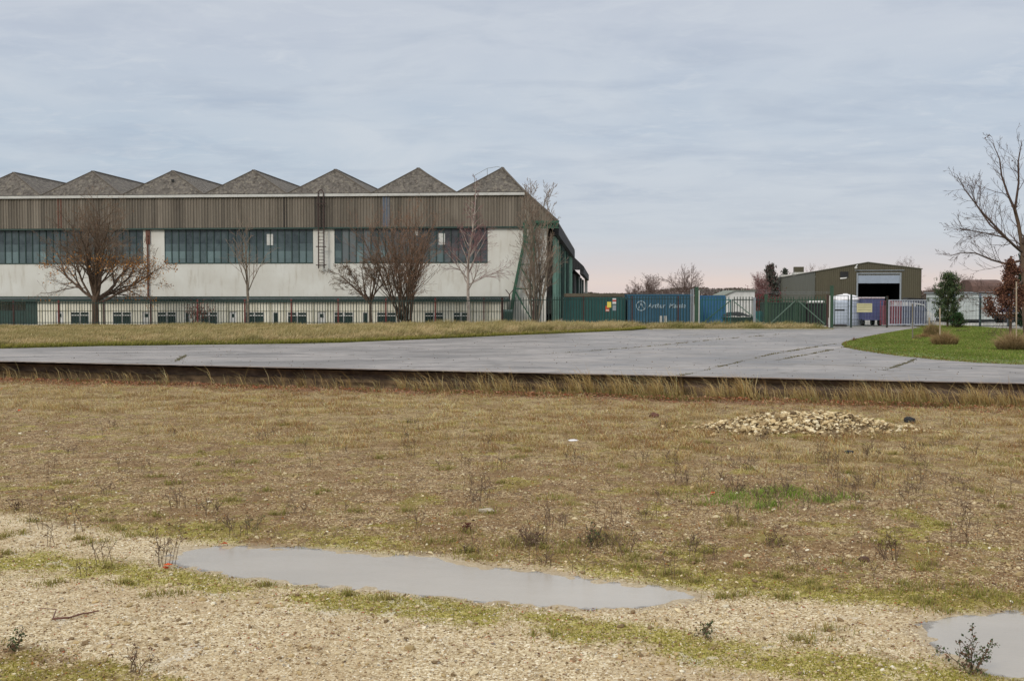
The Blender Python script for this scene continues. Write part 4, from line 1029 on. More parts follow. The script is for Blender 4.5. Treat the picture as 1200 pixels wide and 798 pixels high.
# open bay at the left end
MB().box(LEFT + 6, x44 - .01, 3.5, 3.7, 0, zr - .5).build('bay_back_wall', M_cream, an)
xx_ = AL(30, 370)[0]; MB().box(xx_, x44 - .02, .05, .15, 0, zr - .5).build('bay_door', M_dgreen, an)
MB().box(LEFT + 6, xx_ - .02, .3, .4, 0, AL(10, 364)[1]).build('bay_screen', M_dgreen, an)

# second hangar farther off
l2, r2, H2 = frame_of(655, 263.0, 4.6)
h2 = thing('hangar', 'distant dark hangar with black sliding doors just behind the right end of the big one', 'hangar', l2, r2)
xa, za = H2(683.5, 311.5); xw = H2(676, 330)[0]; x0_, z0_ = H2(650, 280)
mb = MB(); sl3 = lambda x: z0_ + (za - z0_) * ((x - x0_) / (xa - x0_))
mb.corr(x0_ - 20, xa, za - 1, z0_, .6, .1, 0, ztop=lambda x: min(z0_, sl3(x))); mb.build('cladding', M_black, h2)
mb = MB(); mb.face([(x0_, 0, z0_), (xa, 0, za), (xa, 110, za), (x0_, 110, z0_)]); mb.face([(x0_ - 20, 0, z0_), (x0_, 0, z0_), (x0_, 110, z0_), (x0_ - 20, 110, z0_)]); mb.build('roof', M_roof, h2)
MB().box(xa - .8, xa + .1, .2, 110, za - 2.0, za - .1).build('eave_fascia', M_black, h2)
MB().box(x0_ - 20, xw - 1.2, .2, 109, 0, za - .3).build('wall', M_black, h2)
for i in range(6):
    d_ = MB().box(xw - 1.1, xw - 0.5 + (.6 if i % 2 else 0), 1 + i * 17, 16 + i * 17, 0, za - 2).build('sliding_door', M_black if i % 2 == 0 else M_dgreen, h2)
MB().box(xw + .3, xw + 1.2, 103, 109, 0, za - 1.5).build('end_wall', M_white, h2)
mb = MB(); mb.box(xa - 3.2, xa - 2.9, -.2, -.05, za - .2, za + 1.2); mb.build('roof_lamp', M_galv, h2)

# ================================================================== FENCES
M_fence = paint('palisade_green', s2l((40, 58, 50)), 0.55, 0.25, 3.0, s2l((64, 58, 46)))
M_gate = paint('gate_green', s2l((48, 76, 56)), 0.55, 0.25, 3.0, s2l((66, 74, 52)))
M_teal = paint('teal_paint', s2l((36, 92, 90)), 0.55, 0.2, 3.0, s2l((40, 64, 60)))
M_rail = paint('rail_green', s2l((30, 56, 48)), 0.55, 0.2, 3.0)
M_red = paint('red_rust_post', s2l((108, 50, 44)), 0.8, 0.3, 3.0, s2l((72, 40, 34)))
M_brpost = paint('brown_post', s2l((68, 46, 40)), 0.8, 0.3, 3.0)
YF = 95.5
def fx(px): return P(px, 365, YF).x
def ftop(px): return np.interp(px, [0, 587, 700], [2.36, 2.62, 2.76])
def pales(x0, x1, zt0, zt1, pitch=.2, w_=.068, z0=.02, y=0.0, th=.02):
    mb = MB(); nn = max(1, int((x1 - x0) / pitch)); p_ = (x1 - x0) / nn
    for i in range(nn):
        x = x0 + (i + .5) * p_ + rs.uniform(-.008, .008); zt_ = zt0 + (zt1 - zt0) * (i / nn) + rs.uniform(-.012, .012); h = w_ / 2; ln = rs.uniform(-.012, .012)
        b = len(mb.v)
        # folded pale: three ridged faces with a pointed, split head
        for (dx, dy) in ((-h, th), (-h * .35, -th), (h * .35, -th), (h, th)): mb.v.append((x + dx, y + dy, z0))
        for (dx, dy) in ((-h, th), (-h * .35, -th), (h * .35, -th), (h, th)): mb.v.append((x + dx + ln, y + dy, zt_ - .11))
        mb.v.append((x - h * .9 + ln, y + th, zt_ - .03)); mb.v.append((x + ln, y, zt_)); mb.v.append((x + h * .9 + ln, y + th, zt_ - .03))
        for j in range(3): mb.f.append((b + j, b + j + 1, b + 5 + j, b + 4 + j))
        mb.f += [(b + 4, b + 5, b + 8), (b + 5, b + 6, b + 9), (b + 6, b + 7, b + 10)]
    return mb
def palisade(label, pxs, colours, mat, y=YF):
    x0 = fx(pxs[0]); t_ = thing('palisade_fence', label, 'fence', (x0, y, 0))
    for i in range(len(pxs) - 1):
        a, b = fx(pxs[i]) - x0, fx(pxs[i + 1]) - x0
        pales(a + .05, b - .05, ftop(pxs[i]), ftop(pxs[i + 1]), .23, .06).build('pale_panel', mat, t_)
        for zz in (.42, ftop(pxs[i]) - .32):
            m_ = MB(); zz2 = zz if zz < 1 else ftop(pxs[i + 1]) - .32
            m_.beam((a, .05, zz), (b, .05, zz2), .05, .06); m_.build('rail', M_rail, t_)
    for i, p in enumerate(pxs):
        a = fx(p) - x0; MB().box(a - .06, a + .06, .08, .2, 0, ftop(p) - .05).build('post', colours[i % len(colours)], t_)
    return t_
pL = [-150, -95, -40, 15, 68, 121, 176, 231, 286.5, 341, 396, 452, 510, 567, 588]
cL = [M_brpost, M_brpost, M_brpost, M_brpost, M_red, M_brpost, M_brpost, M_red, M_red, M_red, M_red, M_red, M_red, M_brpost, M_brpost]
palisade('dark palisade fence with rusty posts running in front of the cream annex', pL, cL, M_fence)
palisade('dark green palisade fence in front of the containers and hangar doors', [589, 625, 684, 741, 795, 811], [M_brpost], M_fence)
# angled wire bracket
mb = MB(); zt_ = ftop(597); mb.beam((0, .1, zt_ - .2), (0, .1, zt_ + .2), .1); mb.beam((0, .1, zt_ + .2), (-.33, .1, zt_ + .62), .07); mb.beam((0, .1, zt_ + .2), (.33, .1, zt_ + .6), .07)
o = mb.build('wire_bracket', M_brpost); o.location = (fx(597), YF, 0); tag(o, 'Y shaped wire bracket above the palisade beside the green gantry leg', 'bracket')

# gate posts
def post(px, top_py, w_, mat, label, name='gate_post', base=0.0):
    z1 = P(px, top_py, YF).z; m_ = MB().box(-w_ / 2, w_ / 2, 0, w_, base, z1); m_.box(-w_ / 2 - .02, w_ / 2 + .02, -.02, w_ + .02, z1 + .002, z1 + .05)
    o = m_.build(name, mat, bevel=.01); o.location = (fx(px), YF, 0); return tag(o, label, 'post')
post(816.5, 337, .3, M_gate, 'thick green post between the galvanised posts and the blue container gates')
post(812.3, 339, .11, M_galv, 'left slim galvanised post of the pair beside the thick green post', 'fence_post'); post(809.8, 340, .09, M_galv, 'outer slim galvanised post next to the end of the blue lettered container', 'fence_post')
post(819.2, 341, .08, M_white, 'pale thin pole clamped right of the thick green post', 'fence_post')
post(898, 345.5, .24, M_gate, 'squat green gate post between the two pairs of palisade gates')
post(975, 335.5, .26, M_gate, 'tall green gate post left of the white domed tank')
post(969.8, 346, .13, M_brpost, 'dark red post at the right end of the palisade gates', 'fence_post')
post(972.4, 347.5, .07, M_white, 'thin white pole beside the dark red post', 'fence_post')

def gate(label, p0, p1, mat, brace, bmat=None, open_=False):
    x0 = fx(p0); w_ = fx(p1) - x0; t_ = thing('palisade_gate', label, 'gate', (x0, YF + .08, 0), group='palisade gates across the yard entrance'); zt_ = 2.72
    pales(.08, w_ - .08, zt_, zt_, .235, .075, .12).build('pale_panel', mat, t_)
    f_ = MB(); zr_ = 2.38
    f_.box(0, .08, .03, .1, .15, zr_ + .04); f_.box(w_ - .08, w_, .03, .1, .15, zr_ + .04); f_.box(.08, w_ - .08, .03, .1, .2, .28); f_.box(.08, w_ - .08, .03, .1, zr_ - .04, zr_ + .04)
    f_.build('gate_frame', mat, t_)
    m_ = MB(); a, b = ((.1, .3), (w_ - .1, zr_ - .1)) if brace > 0 else ((.1, zr_ - .1), (w_ - .1, .3))
    m_.beam((a[0], -.05, a[1]), (b[0], -.05, b[1]), .08, .05, up=(0, 1, 0)); m_.build('brace', bmat or mat, t_)
    return t_
M_grn2 = paint('gate_grey_green', s2l((92, 112, 98)), .55, .15, 3)
gate('first palisade gate from the left, teal green in front of the bright blue container', 821, 857, M_teal, 1, M_mgreen)
gate('palisade gate before the white shed with a brace falling to the right', 857.8, 895, M_fence, -1, M_grn2)
gate('palisade gate with a brace rising to the right before the dark green container', 901, 933, M_gate, 1, M_grn2)
gate('palisade gate right next to the dark red post with a falling brace', 934, 968, M_gate, -1, M_grn2)

# barbed wire strands on top
mb = MB()
for (pa, pb, zz) in ((816, 898, .1), (816, 898, .24), (816, 898, .38), (898, 975, .1), (898, 975, .24), (740, 816, .12)):
    a, b = fx(pa), fx(pb); prev = None
    for i in range(13):
        q = Vector((a + (b - a) * i / 12, YF + .1, 2.85 + zz - .05 * math.sin(math.pi * i / 12)))
        if prev: mb.beam(prev, q, .012)
        if prev and i % 1 == 0: mb.beam(q - Vector((.02, 0, .025)), q + Vector((.02, 0, .025)), .01)
        prev = q
tag(mb.build('barbed_wire', M_galv), 'strands of barbed wire strung above the palisade gates', 'barbed wire')

# welded mesh pedestrian gate and panels
def mesh_panel(p0, p1, z0, z1, px_, pz_, mat, t_, frame=.05, wire=.014, nm='mesh_panel', X0=0.0, y=0.0):
    a, b = fx(p0) - X0, fx(p1) - X0; m_ = MB(); x = a + px_
    while x < b - .02: m_.box(x - wire / 2, x + wire / 2, y, y + wire, z0, z1); x += px_
    z = z0 + pz_
    while z < z1 - .02: m_.box(a, b, y + wire, y + 2 * wire, z - wire / 2, z + wire / 2); z += pz_
    m_.build(nm, mat, t_)
    f_ = MB(); f_.box(a, a + frame, y - .02, y + .05, z0 - .04, z1); f_.box(b - frame, b, y - .02, y + .05, z0 - .04, z1); f_.box(a + frame, b - frame, y - .018, y + .048, z1 - frame, z1); f_.box(a + frame, b - frame, y - .018, y + .048, z0 - .04, z0)
    f_.build('mesh_frame', mat, t_)
X0 = fx(978); t_ = thing('mesh_gate', 'narrow green mesh gate with dark latch in front of the white domed tank', 'gate', (X0, YF, 0)); mesh_panel(978, 994.5, .15, 2.75, .27, .27, M_fence, t_, X0=X0)
MB().box(0, .85, -.06, 0, 1.42, 1.56).build('latch', M_black, t_)
X0 = fx(997.5); t_ = thing('mesh_fence', 'green welded mesh fence panel carrying a yellow sign', 'fence', (X0, YF, 0)); mesh_panel(997.5, 1040, .12, 2.65, .29, .27, M_fence, t_, X0=X0)
MB().box(-.06, .08, 0, .12, 0, 2.85).build('post', M_fence, t_); MB().box(fx(1040) - X0 - .06, fx(1040) - X0 + .08, .06, .2, 0, 2.7).build('post', M_brpost, t_)
M_sign = paint('faded_yellow_sign', s2l((190, 184, 142)), .6, .12, 2.0, s2l((170, 160, 120)))
def sign(px0, px1, py0, py1, mat, label, Y=YF - .06, name='sign'):
    a = P(px0, py0, Y); b = P(px1, py1, Y); m_ = MB().box(0, b.x - a.x, -.02, 0, 0, a.z - b.z); o = m_.build(name, mat); o.location = (a.x, Y, b.z); return tag(o, label, 'sign')
s_ = sign(1004, 1022, 355.5, 366, M_sign, 'faded yellow rectangular sign on the green mesh fence panel')
ink = paint('sign_ink', s2l((140, 132, 98)), .7, .1)
lm = MB(); ww = fx(1022) - fx(1004)
for k in (0.2, .42, .62): lm.box(.1, ww - .1, -.026, -.021, k, k + .035)
lm.build('border_lines', ink, s_)
# galvanised bar gate
X0 = fx(1041); wG = fx(1096) - X0; t_ = thing('bar_gate', 'wide galvanised gate of thin upright bars before the blue and red cages', 'gate', (X0, YF, 0))
M_galvw = paint('bright_galvanised', s2l((178, 182, 190)), .45, .12, 4.0, metal=.2)
m_ = MB(); k = 0
while .12 + k * .215 < wG - .1: x = .12 + k * .215; m_.box(x - .018, x + .018, 0, .036, .3, 2.3); k += 1
m_.build('bars', M_galvw, t_)
f_ = MB(); f_.box(0, wG, -.02, .05, 2.3, 2.38); f_.box(0, wG, -.02, .05, .22, .3); f_.box(0, .06, -.02, .05, .3, 2.3); f_.box(wG - .06, wG, -.02, .05, .3, 2.3); f_.box(.06, 1.7, -.018, .02, 1.86, 1.91); f_.build('gate_frame', M_galvw, t_)
MB().box(2.0, 2.2, -.05, .1, .1, .42).box(1.9, 2.0, -.03, .06, .12, .34).build('gate_wheel', M_galv, t_)
# mesh fence behind the lawn
X0 = fx(1097); t_ = thing('mesh_fence', 'long wire mesh fence behind the lawn from the pine to the right edge', 'fence', (X0, YF + 2.2, 0)); 
for (a, b) in ((1097, 1130), (1130, 1162), (1162, 1196), (1196, 1232)):
    mesh_panel(a, b, .1, 2.55, .28, .42, M_fence, t_, X0=X0, wire=.013)
for p in (1130, 1162, 1196): MB().box(fx(p) - X0 - .07, fx(p) - X0 + .07, .06, .2, 0, 2.95).build('post', paint('blue_grey_post', s2l((86, 96, 108)), .5, .15), t_)

# ================================================================== YARD OBJECTS
def container(px0, px1, Y, top, z0, mat, label, roofm=None, dep=2.4):
    a = P(px0, 350, Y).x; b = P(px1, 350, Y).x; W = b - a; t_ = thing('shipping_container', label, 'container', (a, Y, z0)); h = top - z0
    m_ = MB(); m_.corr(.12, W - .12, .16, h - .12, .28, .035, .06); m_.face([(W - .05, .1, .16), (W - .05, dep - .1, .16), (W - .05, dep - .1, h - .12), (W - .05, .1, h - .12)]); m_.face([(.05, dep - .1, .16), (.05, .1, .16), (.05, .1, h - .12), (.05, dep - .1, h - .12)])
    m_.box(.06, W - .06, dep - .12, dep - .06, .16, h - .12); m_.build('side_panel', mat, t_)
    f_ = MB()
    for x in (0, W - .12):
        for y in (0, dep - .12): f_.box(x, x + .12, y, y + .12, .17, h - .13)
    f_.box(0, W, 0, .12, 0, .17); f_.box(0, W, dep - .12, dep, 0, .17); f_.box(0, W, 0, .12, h - .13, h); f_.box(0, W, dep - .12, dep, h - .13, h)
    for x in (0, W - .12):
        for (za_, zb_) in ((.02, .15), (h - .12, h - .01)): f_.box(x + .003, x + .117, .1, dep - .1, za_, zb_)
    f_.build('frame', mat, t_)
    MB().box(.12, W - .12, .12, dep - .12, h - .06, h - .02).build('roof', roofm or mat, t_)
    return t_, W, h
M_cgreen = paint('container_green', s2l((30, 78, 74)), .5, .2, 1.0, s2l((34, 62, 58)), streak=True)
M_cblue = paint('container_blue', s2l((42, 84, 104)), .5, .15, 1.0, s2l((46, 80, 104)), streak=True)
M_cblue2 = paint('container_bright_blue', s2l((44, 92, 126)), .5, .15, 1.0, s2l((36, 76, 116)), streak=True)
M_cdark = paint('container_dark_green', s2l((36, 58, 46)), .6, .3, 1.0, s2l((50, 52, 40)), streak=True)
container(661, 733, 100, 2.58, 0.0, M_cgreen, 'teal green shipping container right beside the big hangar doors')
tb, Wb, hb = container(735, 811.5, 100, 2.86, .27, M_cblue, 'blue shipping container with white lettering behind the palisade', M_white)
M_letter = paint('white_letters', s2l((150, 168, 176)), .6, .05, bump=0)
def lettering(txt, x, z, size, parent, y, name='lettering', mat=None):
    cu = bpy.data.curves.new(name, 'FONT'); cu.body = txt; cu.size = size; cu.extrude = .004; cu.shear = .25; cu.offset = size * .02
    cu.materials.append(mat or M_letter)
    tmp = bpy.data.objects.new('tmp', cu); C.objects.link(tmp); bpy.context.view_layer.update()
    me_ = bpy.data.meshes.new_from_object(tmp.evaluated_get(bpy.context.evaluated_depsgraph_get())); bpy.data.objects.remove(tmp)
    o = bpy.data.objects.new(name, me_); C.objects.link(o); o.parent = parent; o.location = (x, y, z); o.rotation_euler = (math.pi / 2, 0, 0); return o
lettering('Arthur', 1.85, 1.38, .56, tb, -.012); lettering('Martin', 3.75, 1.38, .56, tb, -.012)
m_ = MB()
for k in range(20):
    t0_, t1_ = 2 * math.pi * k / 20, 2 * math.pi * (k + 1) / 20
    m_.beam((1.25 + .42 * math.cos(t0_), -.01, 1.55 + .42 * math.sin(t0_)), (1.25 + .42 * math.cos(t1_), -.01, 1.55 + .42 * math.sin(t1_)), .09, .01, up=(0, 1, 0))
m_.beam((1.05, -.012, 1.35), (1.25, -.012, 1.8), .09, .01, up=(0, 1, 0)); m_.beam((1.25, -.012, 1.8), (1.45, -.012, 1.35), .09, .01, up=(0, 1, 0))
m_.build('emblem', M_letter, tb)
for k, xo in enumerate((.3, Wb - .6)): tag(MB().box(0, .3, 0, 2.3, 0, .265).build('sleeper', M_brpost), ['timber sleeper under the left end of the blue lettered container', 'timber sleeper under the right end of the blue lettered container'][k], 'sleeper'); bpy.context.scene.collection.objects[-1].location = (P(735, 350, 100).x + xo, 100.05, 0)
container(819, 850, 103, 2.75, 0, M_cblue2, 'bright blue shipping container seen through the teal gate')
td, Wd, hd = container(897, 944, 104, 2.1, 0, M_cdark, 'dark green low container behind the middle palisade gates', dep=2.3)
container(948, 970, 103, 2.0, 0, M_black, 'black low container left of the white domed tank', dep=2.2)
# white bags on top
for k, (bx, by) in enumerate(((949.5, 356.5), (954.5, 355.8), (959.2, 356.2), (963.5, 355.6))):
    v = P(bx, by, 103.6); m_ = MB(); m_.tube((-.17, 0, 0), (.17, .03, .02), .14, .12, 8); m_.tube((.17, .03, .02), (.24, .03, .03), .12, .03, 8); m_.tube((-.17, 0, 0), (-.25, 0, 0), .14, .04, 8)
    o = m_.build('sack', M_white, smooth=True); o.location = (v.x, v.y, 2.0 + .13); tag(o, ['first', 'second', 'third', 'last'][k] + ' white sack from the left on the black low container', 'sack', 'white sacks on the black container')
# small signs on the fence
M_yel = paint('yellow_sign', s2l((222, 200, 84)), .5, .08, 2, s2l((190, 200, 120))); M_ora = paint('orange_red_sign', s2l((188, 84, 48)), .5, .1, 2); M_wsign = paint('white_sign', s2l((205, 200, 196)), .5, .05, 2); M_rsign = paint('red_sign', s2l((170, 62, 48)), .5, .1, 2)
sign(711.5, 716.2, 353.8, 360.5, M_yel, 'square yellow warning sign on the palisade before the teal container')
s_ = sign(709.6, 714, 358.6, 365, M_ora, 'orange red notice partly below the yellow warning sign', YF - .03)
MB().box(.03, .29, -.026, -.021, .05, .14).build('white_band', M_wsign, s_)
s_ = sign(717.8, 722, 349.6, 356.2, M_wsign, 'white notice with a red band right of the yellow sign'); MB().box(.0, .31, -.026, -.021, .2, .36).build('red_band', M_rsign, s_)
sign(717.8, 722, 357.6, 364, M_galv, 'small grey notice below the white and red one')
# white striped boards low in the fence
v = P(773, 380.5, 96.4); m_ = MB().box(0, .26, 0, .06, 0, .98); m_.box(.38, .62, 0, .06, 0, .98); o = m_.build('marker_board', M_white); o.location = (v.x, v.y, .0); tag(o, 'pair of joined white upright marker boards at the foot of the fence', 'marker board')
tag(MB().box(.24, .40, .065, .1, .3, .36).build('cross_batten', M_rail, o), None)
# brown shed roof behind the teal container
a = P(663, 346, 108).x; b = P(731, 346, 108).x; t_ = thing('flat_shed', 'low brown flat-roofed shed showing above the teal container', 'shed', (a, 108, 0)); MB().box(.1, b - a - .1, .1, 4, 0, 2.62).build('wall', M_brpost, t_); MB().box(0, b - a, 0, 4.1, 2.62, 2.95).build('roof', paint('brown_roof', s2l((96, 86, 70)), .9, .2), t_)
# dark bin beside the annex
v0 = P(588.6, 362, 97.5); v1 = P(600.5, 380, 97.5); W = v1.x - v0.x; t_ = thing('waste_bin', 'dark green wheeled waste bin at the annex corner behind the palisade', 'bin', (v0.x, 97.6, 0))
m_ = MB(); m_.quadbox([(.08, .05, .12), (W - .08, .05, .12), (W - .08, .75, .12), (.08, .75, .12), (0, 0, 1.3), (W, 0, 1.3), (W, .8, 1.3), (0, .8, 1.3)]); m_.build('body', M_dgreen, t_, bevel=.02); m_ = MB(); m_.quadbox([(-.03, -.03, 1.305), (W + .03, -.03, 1.305), (W + .03, .85, 1.305), (-.03, .85, 1.305), (.02, .05, 1.42), (W - .02, .05, 1.42), (W - .02, .8, 1.52), (.02, .8, 1.52)]); m_.build('lid', M_dgreen, t_, bevel=.02)
for x in (.12, W - .12):
    for y in (.12, .68): MB().tube((x - .03, y, .08), (x + .03, y, .08), .08, k=12).build('wheel', M_black, t_)
# white shed with pitched roof
Y = 112; xs_ = [P(p, 350, Y).x for p in (849, 861, 884.5)]; t_ = thing('white_shed', 'white sheeted shed with sloping left roof edge behind the second gate', 'shed', (xs_[0], Y, 0)); zz = [P(849, 346.5, Y).z, P(861, 341.3, Y).z]
W = xs_[2] - xs_[0]; xk = xs_[1] - xs_[0]; m_ = MB(); prof = [(0, 0), (W, 0), (W, zz[1]), (xk, zz[1]), (0, zz[0])]
m_.face([(x, 0, z) for x, z in prof]); m_.face([(x, 6, z) for x, z in prof][::-1]); m_.face([(0, 6, 0), (0, 0, 0), (0, 0, zz[0]), (0, 6, zz[0])]); m_.face([(W, 0, 0), (W, 6, 0), (W, 6, zz[1]), (W, 0, zz[1])]); m_.build('wall', M_white, t_)
m_ = MB(); m_.beam((-.1, 3, zz[0] + .02), (xk, 3, zz[1] + .05), 6.3, .08, up=(0, 0, 1)); m_.box(xk, W + .1, -.15, 6.15, zz[1] + .01, zz[1] + .09); m_.build('roof', paint('grey_green_roof', s2l((120, 124, 110)), .8, .15), t_)
# dark skip heaped with black sheet
v = P(849, 380, 99.5); W = P(886, 380, 99.5).x - v.x; t_ = thing('skip', 'dark green skip heaped with black sheeting below the white shed', 'skip', (v.x, 99.6, 0))
m_ = MB(); m_.quadbox([(.5, .1, .05), (W - .4, .1, .05), (W - .4, 1.6, .05), (.5, 1.6, .05), (0, 0, .78), (W, 0, .78), (W, 1.7, .78), (0, 1.7, .78)]); m_.build('body', M_dgreen, t_)
gx_ = np.linspace(.05, W - .05, 30); gy_ = np.linspace(.05, 1.65, 12); XX2, YY2 = np.meshgrid(gx_, gy_)
ZZ2 = .76 + .5 * np.sin(np.clip((XX2 / W), 0, 1) ** .7 * math.pi) ** .7 * np.sin(YY2 / 1.7 * math.pi) ** .5 + (fbm(XX2 * 3, YY2 * 3, 3) - .5) * .2
i2 = np.arange(XX2.size).reshape(XX2.shape); q2 = np.stack([i2[:-1, :-1], i2[:-1, 1:], i2[1:, 1:], i2[1:, :-1]], -1).reshape(-1, 4)
link('heaped_sheet', np_mesh('heap', np.stack([XX2, YY2, ZZ2], -1).reshape(-1, 3), q2, np.full(len(q2), 4)), M_black, t_)
# teal drum and grey pole left of the dark container
v = P(890, 380, 99); m_ = MB(); m_.tube((0, 0, 0), (0, 0, 1.35), .36, k=18); m_.tube((0, 0, .45), (0, 0, .5), .385, k=18); m_.tube((0, 0, .9), (0, 0, .95), .385, k=18); m_.tube((.1, .1, 1.352), (.1, .1, 1.4), .05); o = m_.build('drum', M_teal, smooth=False); o.location = (v.x, 99, 0); tag(o, 'tall teal drum between the skip and the dark green container', 'drum')
post(884.3, 349.5, .2, M_galv, 'grey square post at the right side of the white shed', 'fence_post')

# white domed water tank
v = P(996, 380, 102); Rr = (P(1014, 360, 102).x - P(978, 360, 102).x) / 2; t_ = thing('water_tank', 'white domed cylindrical tank behind the narrow mesh gate', 'tank', (v.x, 103.5, 0))
M_tank = paint('pale_blue_white_plastic', s2l((184, 192, 204)), .45, .08, 1.0, s2l((160, 160, 160))); M_tankt = paint('white_plastic', s2l((222, 218, 216)), .45, .06, 1.0)
m_ = MB(); m_.tube((0, 0, 0), (0, 0, 2.35), Rr, k=40)
for zz in (.6, 1.2, 1.8): m_.tube((0, 0, zz), (0, 0, zz + .06), Rr + .03, k=40)
m_.build('body', M_tank, t_, smooth=False)
m_ = MB(); pr = [(1.03, 2.35), (1.0, 2.45), (.85, 2.62), (.6, 2.76), (.3, 2.84), (.16, 2.86), (.16, 2.93), (.01, 2.94)]
for (a, b) in zip(pr[:-1], pr[1:]): m_.tube((0, 0, a[1]), (0, 0, b[1] + .0001), a[0] * Rr, b[0] * Rr, 40, cap=False)
m_.build('dome', M_tankt, t_, smooth=True)
# pale fabric cover / white box cabin at its left
v = P(978.5, 380, 98.5); W = P(994, 380, 98.5).x - v.x; t_ = thing('storage_cube', 'pale blue white rounded plastic storage box standing in front of the domed tank', 'storage box', (v.x, 98.6, 0)); MB().box(0, W, 0, 1.0, .14, 2.3).build('body', M_tank, t_, bevel=.12); MB().box(.05, W - .05, .05, .95, 0, .138).build('pallet', M_brpost, t_); MB().tube((W / 2, .5, 2.3), (W / 2, .5, 2.4), .25, k=16).build('cap', M_tankt, t_)

# blue box, cages and van behind the bar gate
M_bviolet = paint('violet_blue', s2l((76, 80, 118)), .55, .15, 1.0, s2l((90, 90, 120))); M_slate = paint('slate_blue', s2l((92, 98, 116)), .6, .15, 1.0, s2l((110, 108, 110))); M_pink = paint('pinkish_white_sheet', s2l((206, 186, 188)), .7, .1); M_redc = paint('red_cage', s2l((132, 70, 76)), .6, .15, 2)
v = P(1013, 380, 101); W = P(1036, 380, 101).x - v.x; t_ = thing('box_trailer', 'violet blue box trailer with pale sheet on top right of the tank', 'trailer', (v.x, 101, 0))
m_ = MB(); m_.corr(0, W, .5, 2.45, .3, .02, 0); m_.box(0, W, .03, 3.8, .5, 2.46); m_.build('body', M_bviolet, t_); m_ = MB(); m_.box(-.1, W + .05, -.1, 3.9, 2.47, 2.6); m_.build('top_sheet', M_pink, t_, bevel=.04)
for y in (.9, 2.9): MB().tube((W - .25, y, .3), (W + .02, y, .3), .3, k=16).build('wheel', M_black, t_); MB().tube((0, y, .3), (.25, y, .3), .3, k=16).build('wheel', M_black, t_)
for (p0_, p1_, mt, lab, top) in ((1036, 1046, M_redc, 'left red wire cage stacked behind the bar gate', 2.3), (1047, 1057, M_redc, 'right red wire cage stacked behind the bar gate', 2.25), (1058, 1070, M_slate, 'left slate blue cage between the red cages and the van', 2.25), (1071, 1086, M_slate, 'right slate blue cage next to the pale van', 2.2)):
    a = P(p0_, 380, 99).x; W = P(p1_, 380, 99).x - a; t_ = thing('stock_cage', lab, 'cage', (a, 99.2, 0), group='cages behind the bar gate'); f_ = MB()
    for x in (0, W - .06):
        for y in (0, .9): f_.box(x, x + .06, y, y + .06, .1, top)
    for zz in (.14, .75, 1.4, top - .06): f_.box(.06, W - .06, 0, .05, zz, zz + .05); f_.box(.06, W - .06, .91, .95, zz, zz + .05)
    x = .15
    while x < W - .1: f_.box(x, x + .025, .01, .03, .2, top - .06); x += .13
    f_.build('frame', mt, t_)
    MB().box(.08, W - .08, .1, .85, .18, top * .8).build('load', M_slate if mt is M_slate else paint('mixed_load', s2l((120, 78, 88)), .8, .35, 3.0, s2l((92, 96, 110))), t_)
# pale van with sloping bonnet
v = P(1086.5, 380, 98.5); t_ = thing('van', 'pale van with dark windscreen parked behind the end of the bar gate', 'van', (P(1097.5, 380, 101).x - 2.2, 101, 0))
prof = [(0, .45), (2.1, .45), (2.2, .95), (1.55, 1.25), (1.05, 1.95), (0, 2.15), (-1.4, 2.15), (-1.4, .45)]
m_ = MB(); m_.face([(x, 0, z) for x, z in prof]); m_.face([(x, 1.8, z) for x, z in prof][::-1])
for i in range(len(prof)): a, b = prof[i], prof[(i + 1) % len(prof)]; m_.face([(a[0], 0, a[1]), (a[0], 1.8, a[1]), (b[0], 1.8, b[1]), (b[0], 0, b[1])])
m_.build('body', M_white, t_); m_ = MB(); m_.face([(1.60, .12, 1.27), (1.60, 1.68, 1.27), (1.12, 1.68, 1.93), (1.12, .12, 1.93)]); m_.build('windscreen', M_dglass, t_)
m_ = MB(); m_.face([(.3, -.01, 1.3), (1.4, -.01, 1.3), (1.0, -.01, 1.85), (.3, -.01, 1.95)]); m_.build('side_window', M_dglass, t_)
for x in (-.7, 1.5):
    for y in (.02, 1.6): w_ = MB().tube((x, y, .33), (x, y + .2, .33), .33, k=20).build('wheel', M_black, t_); MB().tube((x, y - .01, .33), (x, y - .002, .33), .18, k=14).build('rim', M_galv, w_)
MB().box(2.12, 2.2, .15, .4, .8, .95).build('headlight', M_tankt, t_); MB().box(2.12, 2.2, 1.4, 1.65, .8, .95).build('headlight', M_tankt, t_)
# dark pickup roof farther back
v = P(1080, 350, 128); t_ = thing('parked_car', 'dark car far behind the van beside the olive building', 'car', (v.x - .6, 128, 0)); prof = [(-1.6, .35), (2.3, .35), (2.3, 1.5), (1.3, 1.6), (.8, 2.45), (-.9, 2.5), (-1.5, 1.6)]
m_ = MB(); m_.face([(x, 0, z) for x, z in prof]); m_.face([(x, 1.8, z) for x, z in prof][::-1])
for i in range(len(prof)): a, b = prof[i], prof[(i + 1) % len(prof)]; m_.face([(a[0], 0, a[1]), (a[0], 1.8, a[1]), (b[0], 1.8, b[1]), (b[0], 0, b[1])])
m_.build('body', M_black, t_)
for x in (-.9, 1.6): MB().tube((x, -.03, .36), (x, .2, .36), .36, k=14).build('wheel', M_black, t_)

